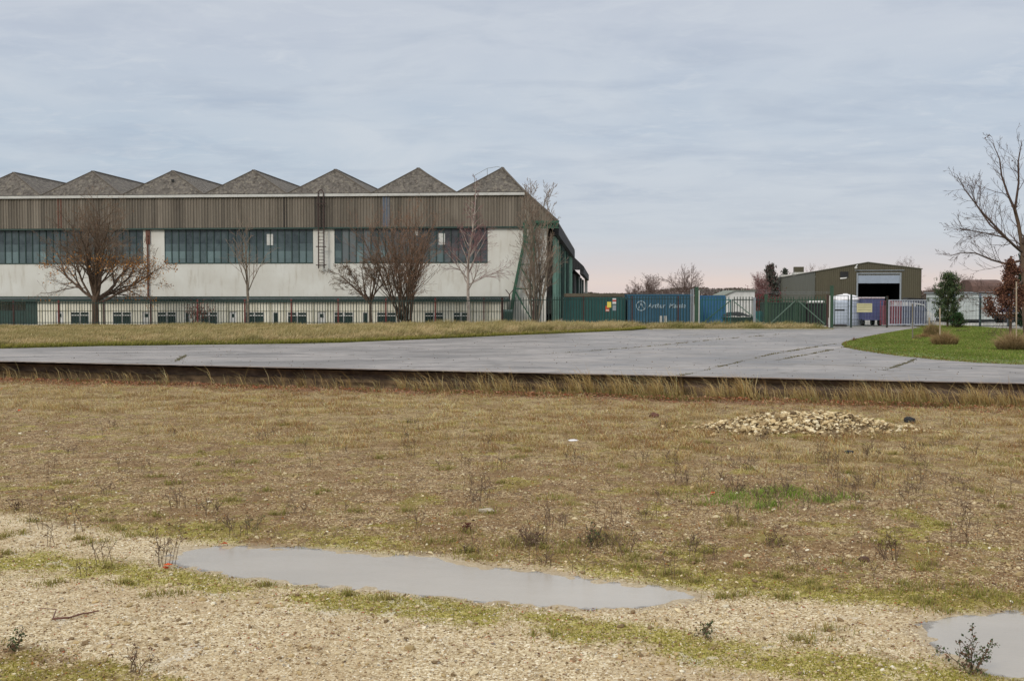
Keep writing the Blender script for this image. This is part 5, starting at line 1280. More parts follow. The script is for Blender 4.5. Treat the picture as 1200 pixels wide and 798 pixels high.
# low white barn at the right
Y = 112; a = P(1124, 380, Y).x; b = P(1170, 380, Y).x; t_ = thing('white_barn', 'long low white sheeted barn with dark plinth behind the mesh fence', 'barn', (a, Y, 0)); W = b - a; zt_ = P(1140, 343.5, Y).z
m_ = MB(); m_.corr(0, W, .35, zt_, .35, .03, 0); m_.box(0, W, .02, 9, .35, zt_ - .01); m_.build('wall', paint('greyish_white_sheet', s2l((184, 190, 186)), .7, .1, .6, s2l((150, 156, 150)), streak=True), t_)
MB().box(-.05, W + .05, -.05, 9, .1, .34).build('plinth', M_black, t_); MB().box(-.2, W + .2, -.25, 9.2, zt_ + .002, zt_ + .12).build('roof', M_galv, t_)
a = P(1118, 382, 99).x; o = MB().box(0, 7.5, 0, .25, 0, .28).build('low_kerb_wall', M_gutter, bevel=.02); o.location = (a, 99.5, 0); tag(o, 'pale low block kerb along the foot of the mesh fence', 'kerb')
# parked lorry at the right of the barn
v = P(1171, 380, 106); t_ = thing('lorry', 'white and blue lorry parked right of the low white barn', 'lorry', (v.x, 106, 0)); MB().box(0, 5.2, 0, 2.4, 1.0, 2.6).build('cargo_box', M_tankt, t_, bevel=.03); MB().box(0.02, 5.1, -.03, -.004, 1.2, 1.5).build('blue_band', M_bviolet, t_); MB().box(.2, 7, .3, 2.1, .6, .95).build('chassis', M_black, t_)
c_ = MB().quadbox([(5.35, .05, .6), (7.1, .05, .6), (7.1, 2.35, .6), (5.35, 2.35, .6), (5.35, .05, 2.6), (6.8, .05, 2.6), (6.8, 2.35, 2.6), (5.35, 2.35, 2.6)]).build('cab', M_white, t_, bevel=.05); MB().box(5.7, 6.5, .02, .045, 1.6, 2.3).build('window', M_dglass, c_)
for x in (1.0, 2.0, 6.2):
    for y in (.05, 2.1): MB().tube((x, y, .48), (x, y + .28, .48), .48, k=18).build('wheel', M_black, t_)
# rusty round-topped tank/roof beyond the barn
Y = 150; a = P(1140, 340, Y).x; b = P(1177, 340, Y).x; t_ = thing('rusty_barn', 'rusty brown round-roofed barn rising beyond the low white barn', 'barn', (a, Y, 0)); W = b - a; z0b = P(1150, 342, Y).z; z1b = P(1150, 327.5, Y).z
M_rroof = paint('rust_roof', s2l((98, 74, 64)), .9, .35, .8, s2l((58, 44, 40))); m_ = MB(); prev = None
for i in range(9):
    th_ = math.pi * i / 8; q = (-math.cos(th_) * 2.6 + 2.6, z0b + (z1b - z0b) * math.sin(th_) ** .8)
    if prev: m_.face([(0, prev[0], prev[1]), (W, prev[0], prev[1]), (W, q[0], q[1]), (0, q[0], q[1])])
    prev = q
m_.face([(0, -math.cos(math.pi * i / 8) * 2.6 + 2.6, z0b + (z1b - z0b) * math.sin(math.pi * i / 8) ** .8) for i in range(9)]); m_.face([(W, -math.cos(math.pi * i / 8) * 2.6 + 2.6, z0b + (z1b - z0b) * math.sin(math.pi * i / 8) ** .8) for i in range(9)][::-1]); m_.build('roof', M_rroof, t_)
MB().box(.1, W - .1, .1, 5.1, 0, z0b).build('wall', M_rroof, t_)
# brick chimney
Y = 120; v = P(1185, 340, Y); z1b = P(1185, 300, Y).z; t_ = thing('chimney_stack', 'brown brick chimney with small pot behind the copper beech', 'chimney', (v.x, Y, 0)); MB().box(-.2, .2, 0, .4, 0, z1b - .5).build('stack', M_brownpipe, t_); MB().box(-.26, .26, -.06, .46, z1b - .5, z1b - .35).build('cap', M_brownpipe, t_); MB().tube((0, .2, z1b - .35), (0, .2, z1b), .13, .11, 12).build('pot', M_rust, t_)

# ================================================================== OLIVE SHED
oloc, orz, OL = frame_of(955, 140.0, 8.2)
t_ = thing('industrial_shed', 'olive brown metal industrial shed with a big half-open roller door', 'shed', oloc, orz)
M_ol = paint('olive_sheet', s2l((76, 70, 50)), .6, .12, .5, s2l((66, 60, 44)), streak=True); M_ol_lit = paint('olive_sheet_lit', s2l((90, 90, 78)), .6, .12, .5, s2l((86, 84, 68)), streak=True)  # second olive is the side wall's copy, its stronger light put into the colour
zl = OL(955, 319)[1]; xr_, zr2 = OL(1080, 315.8); xa_, za_ = OL(1017, 308.3); d0, dt = OL(1005.5, 322.5); d1 = OL(1054.5, 322)[0]; DL = 78
ztopf = lambda x: zl + (za_ - zl) * x / xa_ if x < xa_ else za_ + (zr2 - za_) * (x - xa_) / (xr_ - xa_)
m_ = MB(); m_.corr(0.05, d0, 0, 9, .25, .03, 0, ztop=ztopf); m_.corr(d1, xr_ - .05, 0, 9, .25, .03, 0, ztop=ztopf); m_.corr(d0, d1, 0, 9, .25, .03, 0, ztop=ztopf, zbot=lambda x: dt); m_.build('front_wall', M_ol, t_)
s_ = MB(); b = 0
nn = 300
for i in range(nn + 1):
    y = DL * i / nn; xx_ = -.04 * (0, 1, 1, 0)[i % 4]; s_.v += [(xx_, y, 0), (xx_, y, zl)]
for i in range(nn): q = 2 * i; s_.f.append((q, q + 1, q + 3, q + 2))
s_.build('side_wall', M_ol_lit, t_)
m_ = MB(); m_.face([(xr_, 0, 0), (xr_, DL, 0), (xr_, DL, zr2), (xr_, 0, zr2)]); m_.face([(0, DL, 0), (0, DL, zl), (xa_, DL, za_), (xr_, DL, zr2), (xr_, DL, 0)]); m_.build('rear_wall', M_ol, t_)
m_ = MB()
for (xa1, z1_, xb1, z2_) in ((-.12, zl + .02, xa_, za_ + .05), (xa_, za_ + .05, xr_ + .12, zr2 + .02)):
    m_.quadbox([(xa1, -.12, z1_), (xb1, -.12, z2_), (xb1, DL + .1, z2_), (xa1, DL + .1, z1_), (xa1, -.12, z1_ + .1), (xb1, -.12, z2_ + .1), (xb1, DL + .1, z2_ + .1), (xa1, DL + .1, z1_ + .1)])
rf = m_.build('roof', paint('olive_roof', s2l((96, 94, 78)), .7, .15), t_)
MB().box(xa_ - .9, xa_ + .9, 76, 77.8, za_ + .1, za_ + 1.5).build('roof_vent', M_ol, rf)
for yy in (25, 45, 62): MB().box(.1, 1.8, yy, yy + 4, zl + .13 + .05, zl + .22 + .3).build('rooflight', M_gutter, rf)
m_ = MB(); m_.box(d0 - .18, d0, -.08, .1, 0, dt + .15); m_.box(d1, d1 + .18, -.08, .1, 0, dt + .15); m_.box(d0 - .18, d1 + .18, -.08, .1, dt + .152, dt + .3); dr = m_.build('roller_door', M_galv, t_)
zs_ = OL(1030, 332)[1]; m_ = MB(); z = zs_
while z < dt + .1: m_.box(d0, d1, .02, .07, z, z + .085); z += .09
m_.build('shutter', paint('shutter_grey_blue', s2l((150, 160, 172)), .5, .1, 1.0), dr)
m_ = MB(); m_.box(d0 - 1, d0 - .9, .3, 14, 0, dt); m_.box(d1 + .9, d1 + 1, .3, 14, 0, dt); m_.box(d0 - 1, d1 + 1, 14, 14.1, 0, dt + .2); m_.box(d0 - 1, d1 + 1, .3, 14, dt + .15, dt + .22); m_.build('interior', M_black, t_)  # inner walls coloured near black, the darkness inside put into their colour
w0_, wz1_ = OL(984.5, 318.5); w1_, wz0_ = OL(994, 325.5); wn_ = MB().box(w0_, w1_, -.06, -.035, wz0_, wz1_).build('window', M_black, t_); m_ = MB(); m_.quadbox([(w0_, -.12, wz0_ - .18), (w0_ + .7, -.12, wz0_ - .1), (w0_ + .7, -.07, wz0_ - .1), (w0_, -.07, wz0_ - .18), (w0_, -.1, wz0_), (w0_ + .9, -.1, wz0_ + .05), (w0_ + .9, -.07, wz0_ + .05), (w0_, -.07, wz0_)]); m_.build('torn_flap', M_white, wn_)
m_ = MB(); a = OL(1003, 319); m_.box(d0 - .4, d1 + .5, -.14, -.07, dt + .55, dt + .63); m_.build('door_track', M_galv, t_)
a = OL(1004.5, 313); MB().beam((a[0], -.1, a[1] + .25), (a[0] - .3, -.8, a[1] - .05), .1).box(a[0] - .45, a[0] - .15, -1.0, -.75, a[1] - .2, a[1] - .02).build('flood_lamp', M_gutter, t_)

# ================================================================== TREES
def v3(a, b, s): return (a[0] + b[0] * s, a[1] + b[1] * s, a[2] + b[2] * s)
def nrm(d):
    l = math.sqrt(d[0] ** 2 + d[1] ** 2 + d[2] ** 2) or 1; return (d[0] / l, d[1] / l, d[2] / l)
def branch_dir(rg, d, ang):
    r = nrm((rg.gauss(0, 1), rg.gauss(0, 1), rg.gauss(0, 1))); dt_ = r[0] * d[0] + r[1] * d[1] + r[2] * d[2]
    p = nrm((r[0] - d[0] * dt_, r[1] - d[1] * dt_, r[2] - d[2] * dt_)); c, s = math.cos(ang), math.sin(ang)
    return (d[0] * c + p[0] * s, d[1] * c + p[1] * s, d[2] * c + p[2] * s)
def grow(rg, S, tips, p, d, Ln, r, l, o):
    n_ = max(3, min(9, int(Ln / o.get('seg', .45)))); st_ = Ln / n_; up = o['up'][min(l, len(o['up']) - 1)]; wob = o.get('wob', .12)
    r = max(r, o.get('rmin', .013)); r_end = max(r * o.get('taper', .3), o.get('rmin', .013) * .7)
    for i in range(n_):
        d = nrm((d[0] + rg.gauss(0, wob), d[1] + rg.gauss(0, wob), d[2] + rg.gauss(0, wob) + up)); q = v3(p, d, st_)
        ra = r + (r_end - r) * i / n_; rb_ = r + (r_end - r) * (i + 1) / n_
        S[min(l, 2)].append((*p, ra, *q, rb_))
        fr_ = (i + 1) / n_
        if l < o['lv'] and fr_ > o.get('start', .22):
            m = o['nch'][min(l, len(o['nch']) - 1)]; m = int(m) + (rg.random() < m - int(m))
            for c in range(m):
                a = R(rg.uniform(*o.get('ang', (25, 60)))); grow(rg, S, tips, q, branch_dir(rg, d, a), Ln * rg.uniform(*o.get('ratio', (.35, .6))) * (1.15 - .55 * fr_), rb_ * rg.uniform(.45, .7), l + 1, o)
        p = q
    tips.append(p)
def bark(name, c): return paint(name, c, .9, .3, 4.0, tuple(x * .6 for x in c), streak=True, bump=.4)
def make_tree(name, label, cat, px, Y, o, bk, twm=None, seed=1, z=0.0, group=None):
    rg = random.Random(seed); S = [[], [], []]; tips = []
    x = P(px, 360, Y).x; t_ = thing(name, label, cat, (x, Y, z), 0, group)
    H0 = o['bole']; r0 = o['r0']; lean = o.get('lean', 0)
    top = o.get('leader', 0)
    for (bx, by) in o.get('stems', [(0, 0)]):
        p = (bx * .3, by * .3, -.05); d = nrm((bx * .5 + lean, by * .5, 1))
        if H0 > 0:
            n_ = 4
            for i in range(n_):
                q = v3(p, nrm((d[0] + rg.gauss(0, .03), d[1] + rg.gauss(0, .03), d[2])), H0 / n_); S[0].append((*p, r0 * (1.25 if i == 0 else 1 - .05 * i), *q, r0 * (1 - .05 * (i + 1)))); p = q
        if top:   # a leader carrying side branches
            n_ = int(top / .45)
            for i in range(n_):
                d = nrm((d[0] + rg.gauss(0, .04), d[1] + rg.gauss(0, .04), d[2] + .05)); q = v3(p, d, top / n_); ra = r0 * .85 * (1 - i / n_) + .012; rb_ = r0 * .85 * (1 - (i + 1) / n_) + .012
                S[0].append((*p, ra, *q, rb_)); f_ = i / n_
                for c in range(int(o['limbs']) + (rg.random() < o['limbs'] % 1)):
                    a = R(rg.uniform(*o['spread'])); az = rg.uniform(0, 6.283); dd = (math.sin(a) * math.cos(az), math.sin(a) * math.sin(az), math.cos(a))
                    grow(rg, S, tips, q, dd, o['len'] * rg.uniform(.7, 1.1) * o.get('prof', lambda f: 1 - .75 * f)(f_), max(.012, rb_ * .5), 1, o)
                p = q
        else:
            for c in range(int(o['limbs'])):
                a = R(rg.uniform(*o['spread'])); az = c * 2.4 + rg.uniform(-.4, .4); dd = (math.sin(a) * math.cos(az), math.sin(a) * math.sin(az), math.cos(a))
                grow(rg, S, tips, v3(p, (0, 0, 1), -rg.uniform(0, H0 * .25)), dd, o['len'] * rg.uniform(.8, 1.1), r0 * rg.uniform(.35, .6), 1 if o.get('lv1') else 0, o)
    if S[0]: tubes('trunk', S[0], 8, bk, t_)
    if S[1]: tubes('crown', S[1], 5, bk, t_)
    if S[2]: tubes('crown', S[2], 3, twm or bk, t_)
    return t_, tips, S
M_bark = bark('brown_bark', s2l((92, 74, 58))); M_twig = bark('brown_twig', s2l((124, 104, 84))); M_birch = bark('birch_bark', s2l((172, 158, 146))); M_redtwig = bark('reddish_twig', s2l((138, 100, 96)))
M_greybark = bark('grey_bark', s2l((126, 114, 98))); M_greytwig = bark('grey_brown_twig', s2l((146, 126, 108))); M_fartwig = bark('far_twig', s2l((112, 92, 84)))

def leafy(t_, tips, n_, size, stops, zmax=None, sprd=.25, name='leaves', filt=None):
    tp = np.array(tips)
    if filt is not None: tp = tp[filt(tp)]
    i = rs.randint(0, len(tp), n_); pos = tp[i] + rs.normal(0, sprd, (n_, 3)); leaves(name, pos, rs.uniform(size * .7, size * 1.3, n_), pal(stops, n_), 1.0, parent=t_)

t_, tips, S = make_tree('oak_tree', 'broad round crowned tree with last golden leaves behind the fence at left', 'tree', 112, 97.5,
    dict(bole=2.7, r0=.30, limbs=13, spread=(4, 80), len=7.0, lv=4, nch=(1.6, 1.6, 1.5, 1.1), up=(.09, .04, .04), ang=(24, 55), ratio=(.38, .58), seg=.72, wob=.12, start=.2, rmin=.009), M_bark, M_twig, seed=5)
leafy(t_, tips, 1700, .15, [((190, 128, 56), 4), ((166, 108, 52), 3), ((204, 150, 76), 2)], filt=lambda t: (t[:, 2] < 6.2) & (fbm(t[:, 0] * .6 + 30, t[:, 2] * .8, 2) > .42), sprd=.18)
leafy(t_, tips, 900, .12, [((122, 84, 56), 1)], sprd=.3, name='brown_leaves')
make_tree('young_tree', 'slender young bare grey tree before the annex between the oak and the ladder', 'tree', 291, 97.0,
    dict(bole=2.6, r0=.13, leader=6.0, limbs=1.1, spread=(22, 48), len=3.1, lv=3, nch=(0, 1.3, 1.0, .8), up=(.05, .05, .04), seg=.6, wob=.06, prof=lambda f: 1.15 - .9 * f, lv1=1, ang=(20, 45)), M_greybark, M_greytwig, seed=11)
make_tree('bare_tree', 'small dark trunked bare tree left of the dense brown bush', 'tree', 434, 97.2,
    dict(bole=2.5, r0=.15, limbs=10, spread=(10, 66), len=3.9, lv=4, nch=(1.5, 1.6, 1.4, 1.0), up=(.12, .05, .03), ang=(22, 50), seg=.6, wob=.1), M_bark, M_twig, seed=21)
t_, tips, S = make_tree('hornbeam_tree', 'dense many stemmed brown bushy tree in front of the last window row', 'tree', 473, 97.4,
    dict(bole=.7, r0=.15, stems=[(-.8, 0), (.5, .3), (.2, -.5), (-.3, .6), (1.0, -.1)], limbs=5, spread=(4, 38), len=7.8, lv=4, nch=(1.3, 1.2, 1.1, .7), up=(.08, .05, .04), ang=(16, 44), ratio=(.32, .52), seg=.8, wob=.08, rmin=.010), M_bark, bark('light_brown_twig', s2l((142, 112, 90))), seed=31)
leafy(t_, tips, 1600, .11, [((112, 80, 54), 4), ((140, 96, 56), 2), ((150, 130, 110), 1)], sprd=.25)
make_tree('birch_tree', 'white stemmed birch with fine reddish twigs right of the bushy tree', 'tree', 549, 98.0,
    dict(bole=2.8, r0=.15, leader=10.3, limbs=1.7, spread=(28, 60), len=3.2, lv=4, nch=(0, 1.6, 1.5, 1.0), up=(.03, .04, -.05), rmin=.009, seg=.5, wob=.08, prof=lambda f: (1.15 if f < .4 else .7) * (1.05 - .93 * f), lv1=1, ang=(22, 50)), M_birch, M_redtwig, seed=41)
make_tree('bare_tree', 'pale multi stemmed bare tree in front of the green door gantry', 'tree', 627, 97.5,
    dict(bole=1.2, r0=.11, stems=[(-.34, .1), (.06, .2), (.42, -.2), (.2, .3), (-.12, -.2)], leader=10.6, limbs=1.0, spread=(16, 38), len=3.0, lv=4, nch=(0, 1.4, 1.1, .8), up=(.05, .06, .05), seg=.6, wob=.06, prof=lambda f: 1.1 - .75 * f, lv1=1, ang=(18, 42)), M_greybark, M_greytwig, seed=52)
# reddish shrub behind the fence
t_, tips, S = make_tree('shrub', 'small reddish brown shrub behind the fence right of the brown pipe', 'shrub', 228, 98.5, dict(bole=.2, r0=.04, stems=[(0, 0), (.6, 0), (-.5, .3)], limbs=4, spread=(10, 50), len=1.5, lv=2, nch=(1.5, 1.2), up=(.08,), seg=.4), M_bark, M_twig, seed=61)
leafy(t_, tips, 420, .13, [((112, 52, 44), 3), ((86, 44, 38), 2), ((132, 74, 56), 1)], sprd=.3)

# distant trees
def far_tree(px, top, half, Y, label, seed, nm='bare_tree', bole=.22, dens=1.9, tw=M_fartwig):
    H = P(px, top, Y).z; w_ = half * Y / F
    return make_tree(nm, label, 'tree', px, Y, dict(bole=H * bole, r0=H * .022, limbs=9, spread=(6, math.degrees(math.atan2(w_, H * .55))), len=H * .62, lv=3, nch=(dens, dens, 1.3), up=(.08, .04, .03), ang=(22, 52), ratio=(.34, .52), seg=H * .07, wob=.1), tw, tw, seed=seed)
far_tree(757, 319, 18, 190, 'far bare tree behind the left part of the blue lettered container', 71)
far_tree(804, 311, 22, 190, 'taller far bare tree behind the right end of the blue lettered container', 72)
far_tree(781, 328, 14, 200, 'low rounded far tree between the two behind the blue container', 73, bole=.12)
far_tree(742, 330, 9, 210, 'small faint far tree at the left of the group behind the blue container', 79, bole=.12)
far_tree(826, 336, 9, 205, 'small far tree right of the thick green gate post', 77, bole=.12)
far_tree(890, 318, 12, 175, 'far reddish bare tree at the left corner of the olive shed', 74, tw=M_redtwig)
far_tree(1120, 318, 24, 170, 'far bare tree above and behind the young pine', 75)
far_tree(1092, 333, 14, 220, 'low far tree between the olive shed and the pine', 78, bole=.12)
far_tree(962, 306, 26, 300, 'pale bare tree crown showing above the olive shed roof', 76); far_tree(1058, 303, 22, 330, 'faint bare tree crown above the right slope of the olive shed', 80)

def conifer(name, label, px, Y, H, w_, stops, seed, n_=9000, base=.08, z=0.0, r0=.12, leaf=.16, prof=None):
    rg = random.Random(seed); x = P(px, 360, Y).x; t_ = thing(name, label, 'tree', (x, Y, z)); S = []; pts = []; prof = prof or (lambda f: (1 - f) ** .8)
    S.append((0, 0, -.05, r0, 0, 0, H * .5, r0 * .6)); S.append((0, 0, H * .5, r0 * .6, 0, 0, H * .98, .015))
    Bs = []; k = base
    while k < .97:
        for c in range(rg.randint(4, 6)):
            az = rg.uniform(0, 6.283); L_ = w_ * prof((k - base) / (1 - base)) * rg.uniform(.35, 1.3) + .06; el = rg.uniform(.1, .65); p = (0, 0, H * k); d = nrm((math.cos(az), math.sin(az), el)); n4 = 4
            for i in range(n4):
                q = v3(p, d, L_ / n4); Bs.append((*p, .02, *q, .012)); p = q; d = nrm((d[0] + rg.gauss(0, .12), d[1] + rg.gauss(0, .12), d[2] + .12 + rg.gauss(0, .1)))
                if i > 0:
                    m = 1 if i == 1 else 2
                    for _ in range(m): pts.append((p[0] + rg.gauss(0, .1 * w_), p[1] + rg.gauss(0, .1 * w_), p[2] + rg.gauss(0, .06 * w_)))
        k += .035 * rg.uniform(.7, 1.3)
    tubes('trunk', S, 8, M_bark, t_); tubes('crown', Bs, 3, M_bark, t_)
    pts = np.array(pts); i = rs.randint(0, len(pts), n_); cen = pts[i] + rs.normal(0, .06 * w_, (n_, 3))
    # needles: thin blades fanning outwards and up from each clump
    tint = (.75 + .5 * rs.rand(len(pts)))[i][:, None]
    ln = np.stack([rs.normal(0, .8, n_), rs.normal(0, .8, n_)], 1); c_ = pal(stops, n_) * tint
    o = blades('needles', cen, rs.uniform(leaf * .6, leaf * 1.3, n_), rs.uniform(leaf * .18, leaf * .36, n_), ln, c_ * .85, c_); o.parent = t_
    return t_
conifer('pine_tree', 'young dark green pine standing on the lawn before the mesh fence', 1110.5, 91.5, P(1110, 322, 91.5).z, 1.35, [((70, 84, 56), 4), ((56, 70, 48), 3), ((100, 108, 72), 2)], 3, 6500, .12, .05, .09, .19, prof=lambda f: (.75 + .5 * f) if f < .35 else 1.0 * (1 - (f - .35) / .7) ** .8 + .05)
conifer('pine_tree', 'small low pine seedling just right of the young pine', 1123, 90.5, 1.2, .75, [((62, 86, 48), 3), ((46, 70, 42), 3)], 4, 2200, .05, .05, .04, .14)
conifer('spruce_tree', 'dark far spruce at the left corner of the olive shed roof', 903, 185, P(903, 311, 185).z, 2.1, [((84, 88, 78), 3), ((112, 92, 88), 2)], 5, 2600, .1, 0, .2, .5)
conifer('spruce_tree', 'smaller far spruce showing over the olive shed roof', 919, 230, P(919, 315.5, 230).z, 2.0, [((80, 84, 74), 3)], 6, 1800, .1, 0, .2, .5)
# dark green evergreen at the right margin
conifer('cypress_tree', 'tall dark green evergreen at the right edge behind the beech', 1203, 84, P(1203, 299, 84).z, .8, [((38, 58, 44), 4), ((56, 76, 52), 2)], 8, 9000, .05, .05, .12, .2, prof=lambda f: 1 - .35 * f)

# copper beech sapling with straw at its foot
t_, tips, S = make_tree('copper_beech', 'copper beech sapling full of rust red leaves on the right of the lawn', 'tree', 1184, 57, dict(bole=.9, r0=.07, leader=3.0, limbs=2.4, spread=(30, 75), len=1.15, lv=3, nch=(0, 1.3, 1.0), up=(.03, .03, .02), seg=.25, wob=.1, prof=lambda f: 1.0 - .75 * f, lv1=1), M_bark, M_twig, seed=91, z=.1)
leafy(t_, tips, 8000, .10, [((112, 76, 60), 4), ((92, 60, 50), 3), ((144, 104, 80), 2), ((78, 52, 44), 2)], sprd=.12)
# big bare tree at the right edge: hand-laid limbs, then grown twigs
Yt = 70.0; rg = random.Random(14); S = [[], [], []]; tips = []; bx = P(1201, 400, Yt).x
t_ = thing('bare_tree', 'tall bare spreading tree leaning in from the right edge over the lawn', 'tree', (bx, Yt, .08)); 
def W_(px, py, dy=0): p = P(px, py, Yt); return (p.x - bx, dy, p.z - .08)
limbs = [([(1203, 402, 0), (1201, 360, .1), (1199.5, 320, 0), (1199, 292, .1), (1196, 262, .3), (1191, 246, .2)], .16, .10),
         ([(1191, 246, .2), (1183, 228, .2), (1177, 205, .4), (1174, 186, .3), (1166, 168, .3)], .085, .018),
         ([(1191, 246, .2), (1192, 215, -.2), (1190, 190, -.4), (1193, 168, -.5)], .08, .018),
         ([(1199, 296, .1), (1184, 288, -.5), (1172, 280, -.9), (1155, 264, -1.1), (1141, 251, -1.3), (1130, 238, -1.4), (1121, 224, -1.2), (1112, 208, -1.3)], .095, .016),
         ([(1172, 280, -.9), (1160, 276, -.6), (1145, 272, -.2), (1122, 268, 0)], .05, .012),
         ([(1199, 305, 0), (1186, 309, .8), (1170, 304, 1.0), (1152, 296, 1.1), (1132, 296, .9), (1118, 300, .7)], .08, .014),
         ([(1198, 330, 0), (1184, 336, -.6), (1165, 344, -.6), (1145, 343, -.5), (1128, 341, -.4)], .07, .014),
         ([(1198, 342, 0), (1186, 360, -.2), (1172, 372, -.3), (1158, 362, -.2), (1148, 352, 0)], .05, .012),
         ([(1197, 320, 0), (1205, 290, .6), (1216, 260, .8), (1226, 225, .9), (1232, 190, .6)], .17, .03), ([(1199, 300, 0), (1222, 280, -1), (1246, 262, -1.6), (1266, 238, -2)], .12, .02),
         ([(1184, 288, -.5), (1168, 262, 1.0), (1158, 240, 1.6), (1150, 215, 1.8)], .07, .015), ([(1199, 285, 0), (1203, 250, -.8), (1208, 220, -1.2), (1206, 180, -1.4)], .12, .02)]
oo = dict(lv=4, nch=(0, 1.1, 1.2, .9), rmin=.010, up=(.03, .05, .05), seg=.35, wob=.09, ang=(22, 50), ratio=(.4, .6), start=.2)
for li_, (pts_, ra, rb_) in enumerate(limbs):
    q = [W_(*p) for p in pts_]; m = len(q) - 1; tot = sum(math.dist(q[i], q[i + 1]) for i in range(m)); acc = 0
    for i in range(m):
        a_, b_ = q[i], q[i + 1]; sub = 3
        for k in range(sub):
            f0, f1 = (i + k / sub) / m, (i + (k + 1) / sub) / m; p0 = tuple(a_[j] + (b_[j] - a_[j]) * k / sub for j in range(3)); p1 = tuple(a_[j] + (b_[j] - a_[j]) * (k + 1) / sub for j in range(3))
            S[0 if li_ == 0 else 1].append((*p0, ra + (rb_ - ra) * f0, *p1, ra + (rb_ - ra) * f1))
            if (li_ > 0 and f1 > .15) or f1 > .9:
                d = nrm(tuple(b_[j] - a_[j] for j in range(3)))
                for c in range(1 if rg.random() < .75 else 2):
                    grow(rg, S, tips, p1, branch_dir(rg, d, R(rg.uniform(25, 60))), rg.uniform(1.1, 2.6) * (1.15 - .75 * f1), max(.012, (ra + (rb_ - ra) * f1) * .4), 2, oo)
tubes('trunk', S[0], 10, M_bark, t_); tubes('crown', S[1], 6, bark('dark_branch', s2l((84, 66, 58))), t_); tubes('crown', S[2], 3, bark('dark_twig', s2l((92, 72, 64))), t_)
leafy(t_, tips, 40, .13, [((88, 56, 40), 1)], sprd=.05)

# saplings, stakes and straw clumps on the lawn
M_stake = paint('pale_stake', s2l((168, 150, 128)), .85, .2, 5)
def stake(px, top_py, base_py, label, w_=.05, mat=M_stake):
    gx, gy = G(px, base_py, .1); z1 = P(px, top_py, gy).z; o = MB().box(-w_ / 2, w_ / 2, -w_ / 2, w_ / 2, 0, z1 - .1).build('stake', mat, bevel=.005); o.location = (gx, gy, .1); o.rotation_euler = (0, R(-1), 0); return tag(o, label, 'stake')
stake(1069.5, 356, 398, 'leftmost thin upright stake on the lawn', .06, paint('grey_stake', s2l((120, 112, 96)), .85, .2)); stake(1101.5, 361, 400, 'pale stake rising from the large straw clump', .06); stake(1089, 372, 394, 'short stake in the wire guarded grass', .07); stake(1191, 330, 408, 'thin stake behind the copper beech sapling', .05)
def clump(px, py, r, h, nb, label, cols=None, spread=.5, seed=0):
    gx, gy = G(px, py, .1); a = rs.rand(nb) * 6.283; rr = r * np.sqrt(rs.rand(nb)); H = rs.uniform(.4, 1.1, nb) * h * (1.1 - .6 * rr / r)
    ln = np.stack([np.cos(a) * rr / r * spread + rs.normal(0, .25, nb), np.sin(a) * rr / r * spread + rs.normal(0, .25, nb)], 1)
    cs = cols or [((166, 138, 102), 4), ((140, 112, 80), 3), ((118, 96, 62), 2)]
    o = blades('straw_clump', np.stack([np.cos(a) * rr, np.sin(a) * rr * .8, np.full(nb, 0.0)], 1), H, rs.uniform(.012, .03, nb), ln, pal([((96, 88, 52), 1)], nb), pal(cs, nb)); o.location = (gx, gy, .1); return tag(o, label, 'grass clump')
clump(1107, 404.5, .62, .95, 1600, 'large rounded straw grass clump around the pale stake'); clump(1074, 398, .3, .3, 300, 'tiny grass clump at the foot of the leftmost stake', [((110, 108, 62), 2), ((136, 120, 84), 1)])
clump(1092, 395, .5, 1.15, 1500, 'upright brown grass column left of the large clump', [((120, 106, 68), 3), ((152, 126, 94), 3)], .15); clump(1083, 396, .55, .4, 500, 'low reddish straw clump left of the brown column', [((150, 112, 82), 2), ((128, 104, 70), 1)])
clump(1186, 411, .62, 1.15, 2000, 'pale straw heap round the foot of the copper beech', [((172, 146, 112), 4), ((150, 124, 94), 3), ((130, 106, 78), 2)], .95); clump(1160, 412, .7, .1, 300, 'flat patch of straw litter left of the copper beech', [((160, 140, 90), 1)])
clump(1001, 399.5, .12, .3, 60, 'tiny brown weed at the tip of the lawn', [((110, 76, 58), 1)])
gx, gy = G(1128, 388, .12); o = bits('dark_clod', np.array([[rs.uniform(-.5, .5), rs.uniform(-.2, .2), .02] for _ in range(60)]), rs.uniform(.08, .2, 60), pal([((56, 50, 34), 2), ((80, 72, 44), 1)], 60)); o.location = (gx, gy, .14); tag(o, 'dark patch of turned clods right of the young pine', 'clods')

# copper shrub beside the olive shed
t_, tips, S = make_tree('shrub', 'dark red leaved shrub at the left corner of the olive shed', 'shrub', 889, 125, dict(bole=.6, r0=.08, stems=[(0, 0), (.8, 0), (-.7, .3)], limbs=6, spread=(10, 60), len=2.2, lv=2, nch=(1.5, 1.3), up=(.08,), seg=.5), M_bark, M_redtwig, seed=62)
leafy(t_, tips, 1300, .2, [((112, 56, 58), 3), ((90, 46, 46), 2), ((80, 72, 44), 1)], sprd=.35)

# far hedges on the horizon, one mass
nh = 60000; X = rs.uniform(-120, 260, nh); Y = 420 + rs.normal(0, 8, nh); hh = 2.2 + 5 * fbm(X * .03, Y * 0, 4); Zz = rs.rand(nh) ** .8 * hh
tag(leaves('far_treeline', np.stack([X, Y, Zz], 1), rs.uniform(.4, 1.0, nh), pal([((96, 86, 78), 3), ((84, 80, 64), 2), ((108, 90, 84), 2)], nh)), 'far low belt of bare woodland on the horizon', 'trees', kind='stuff')

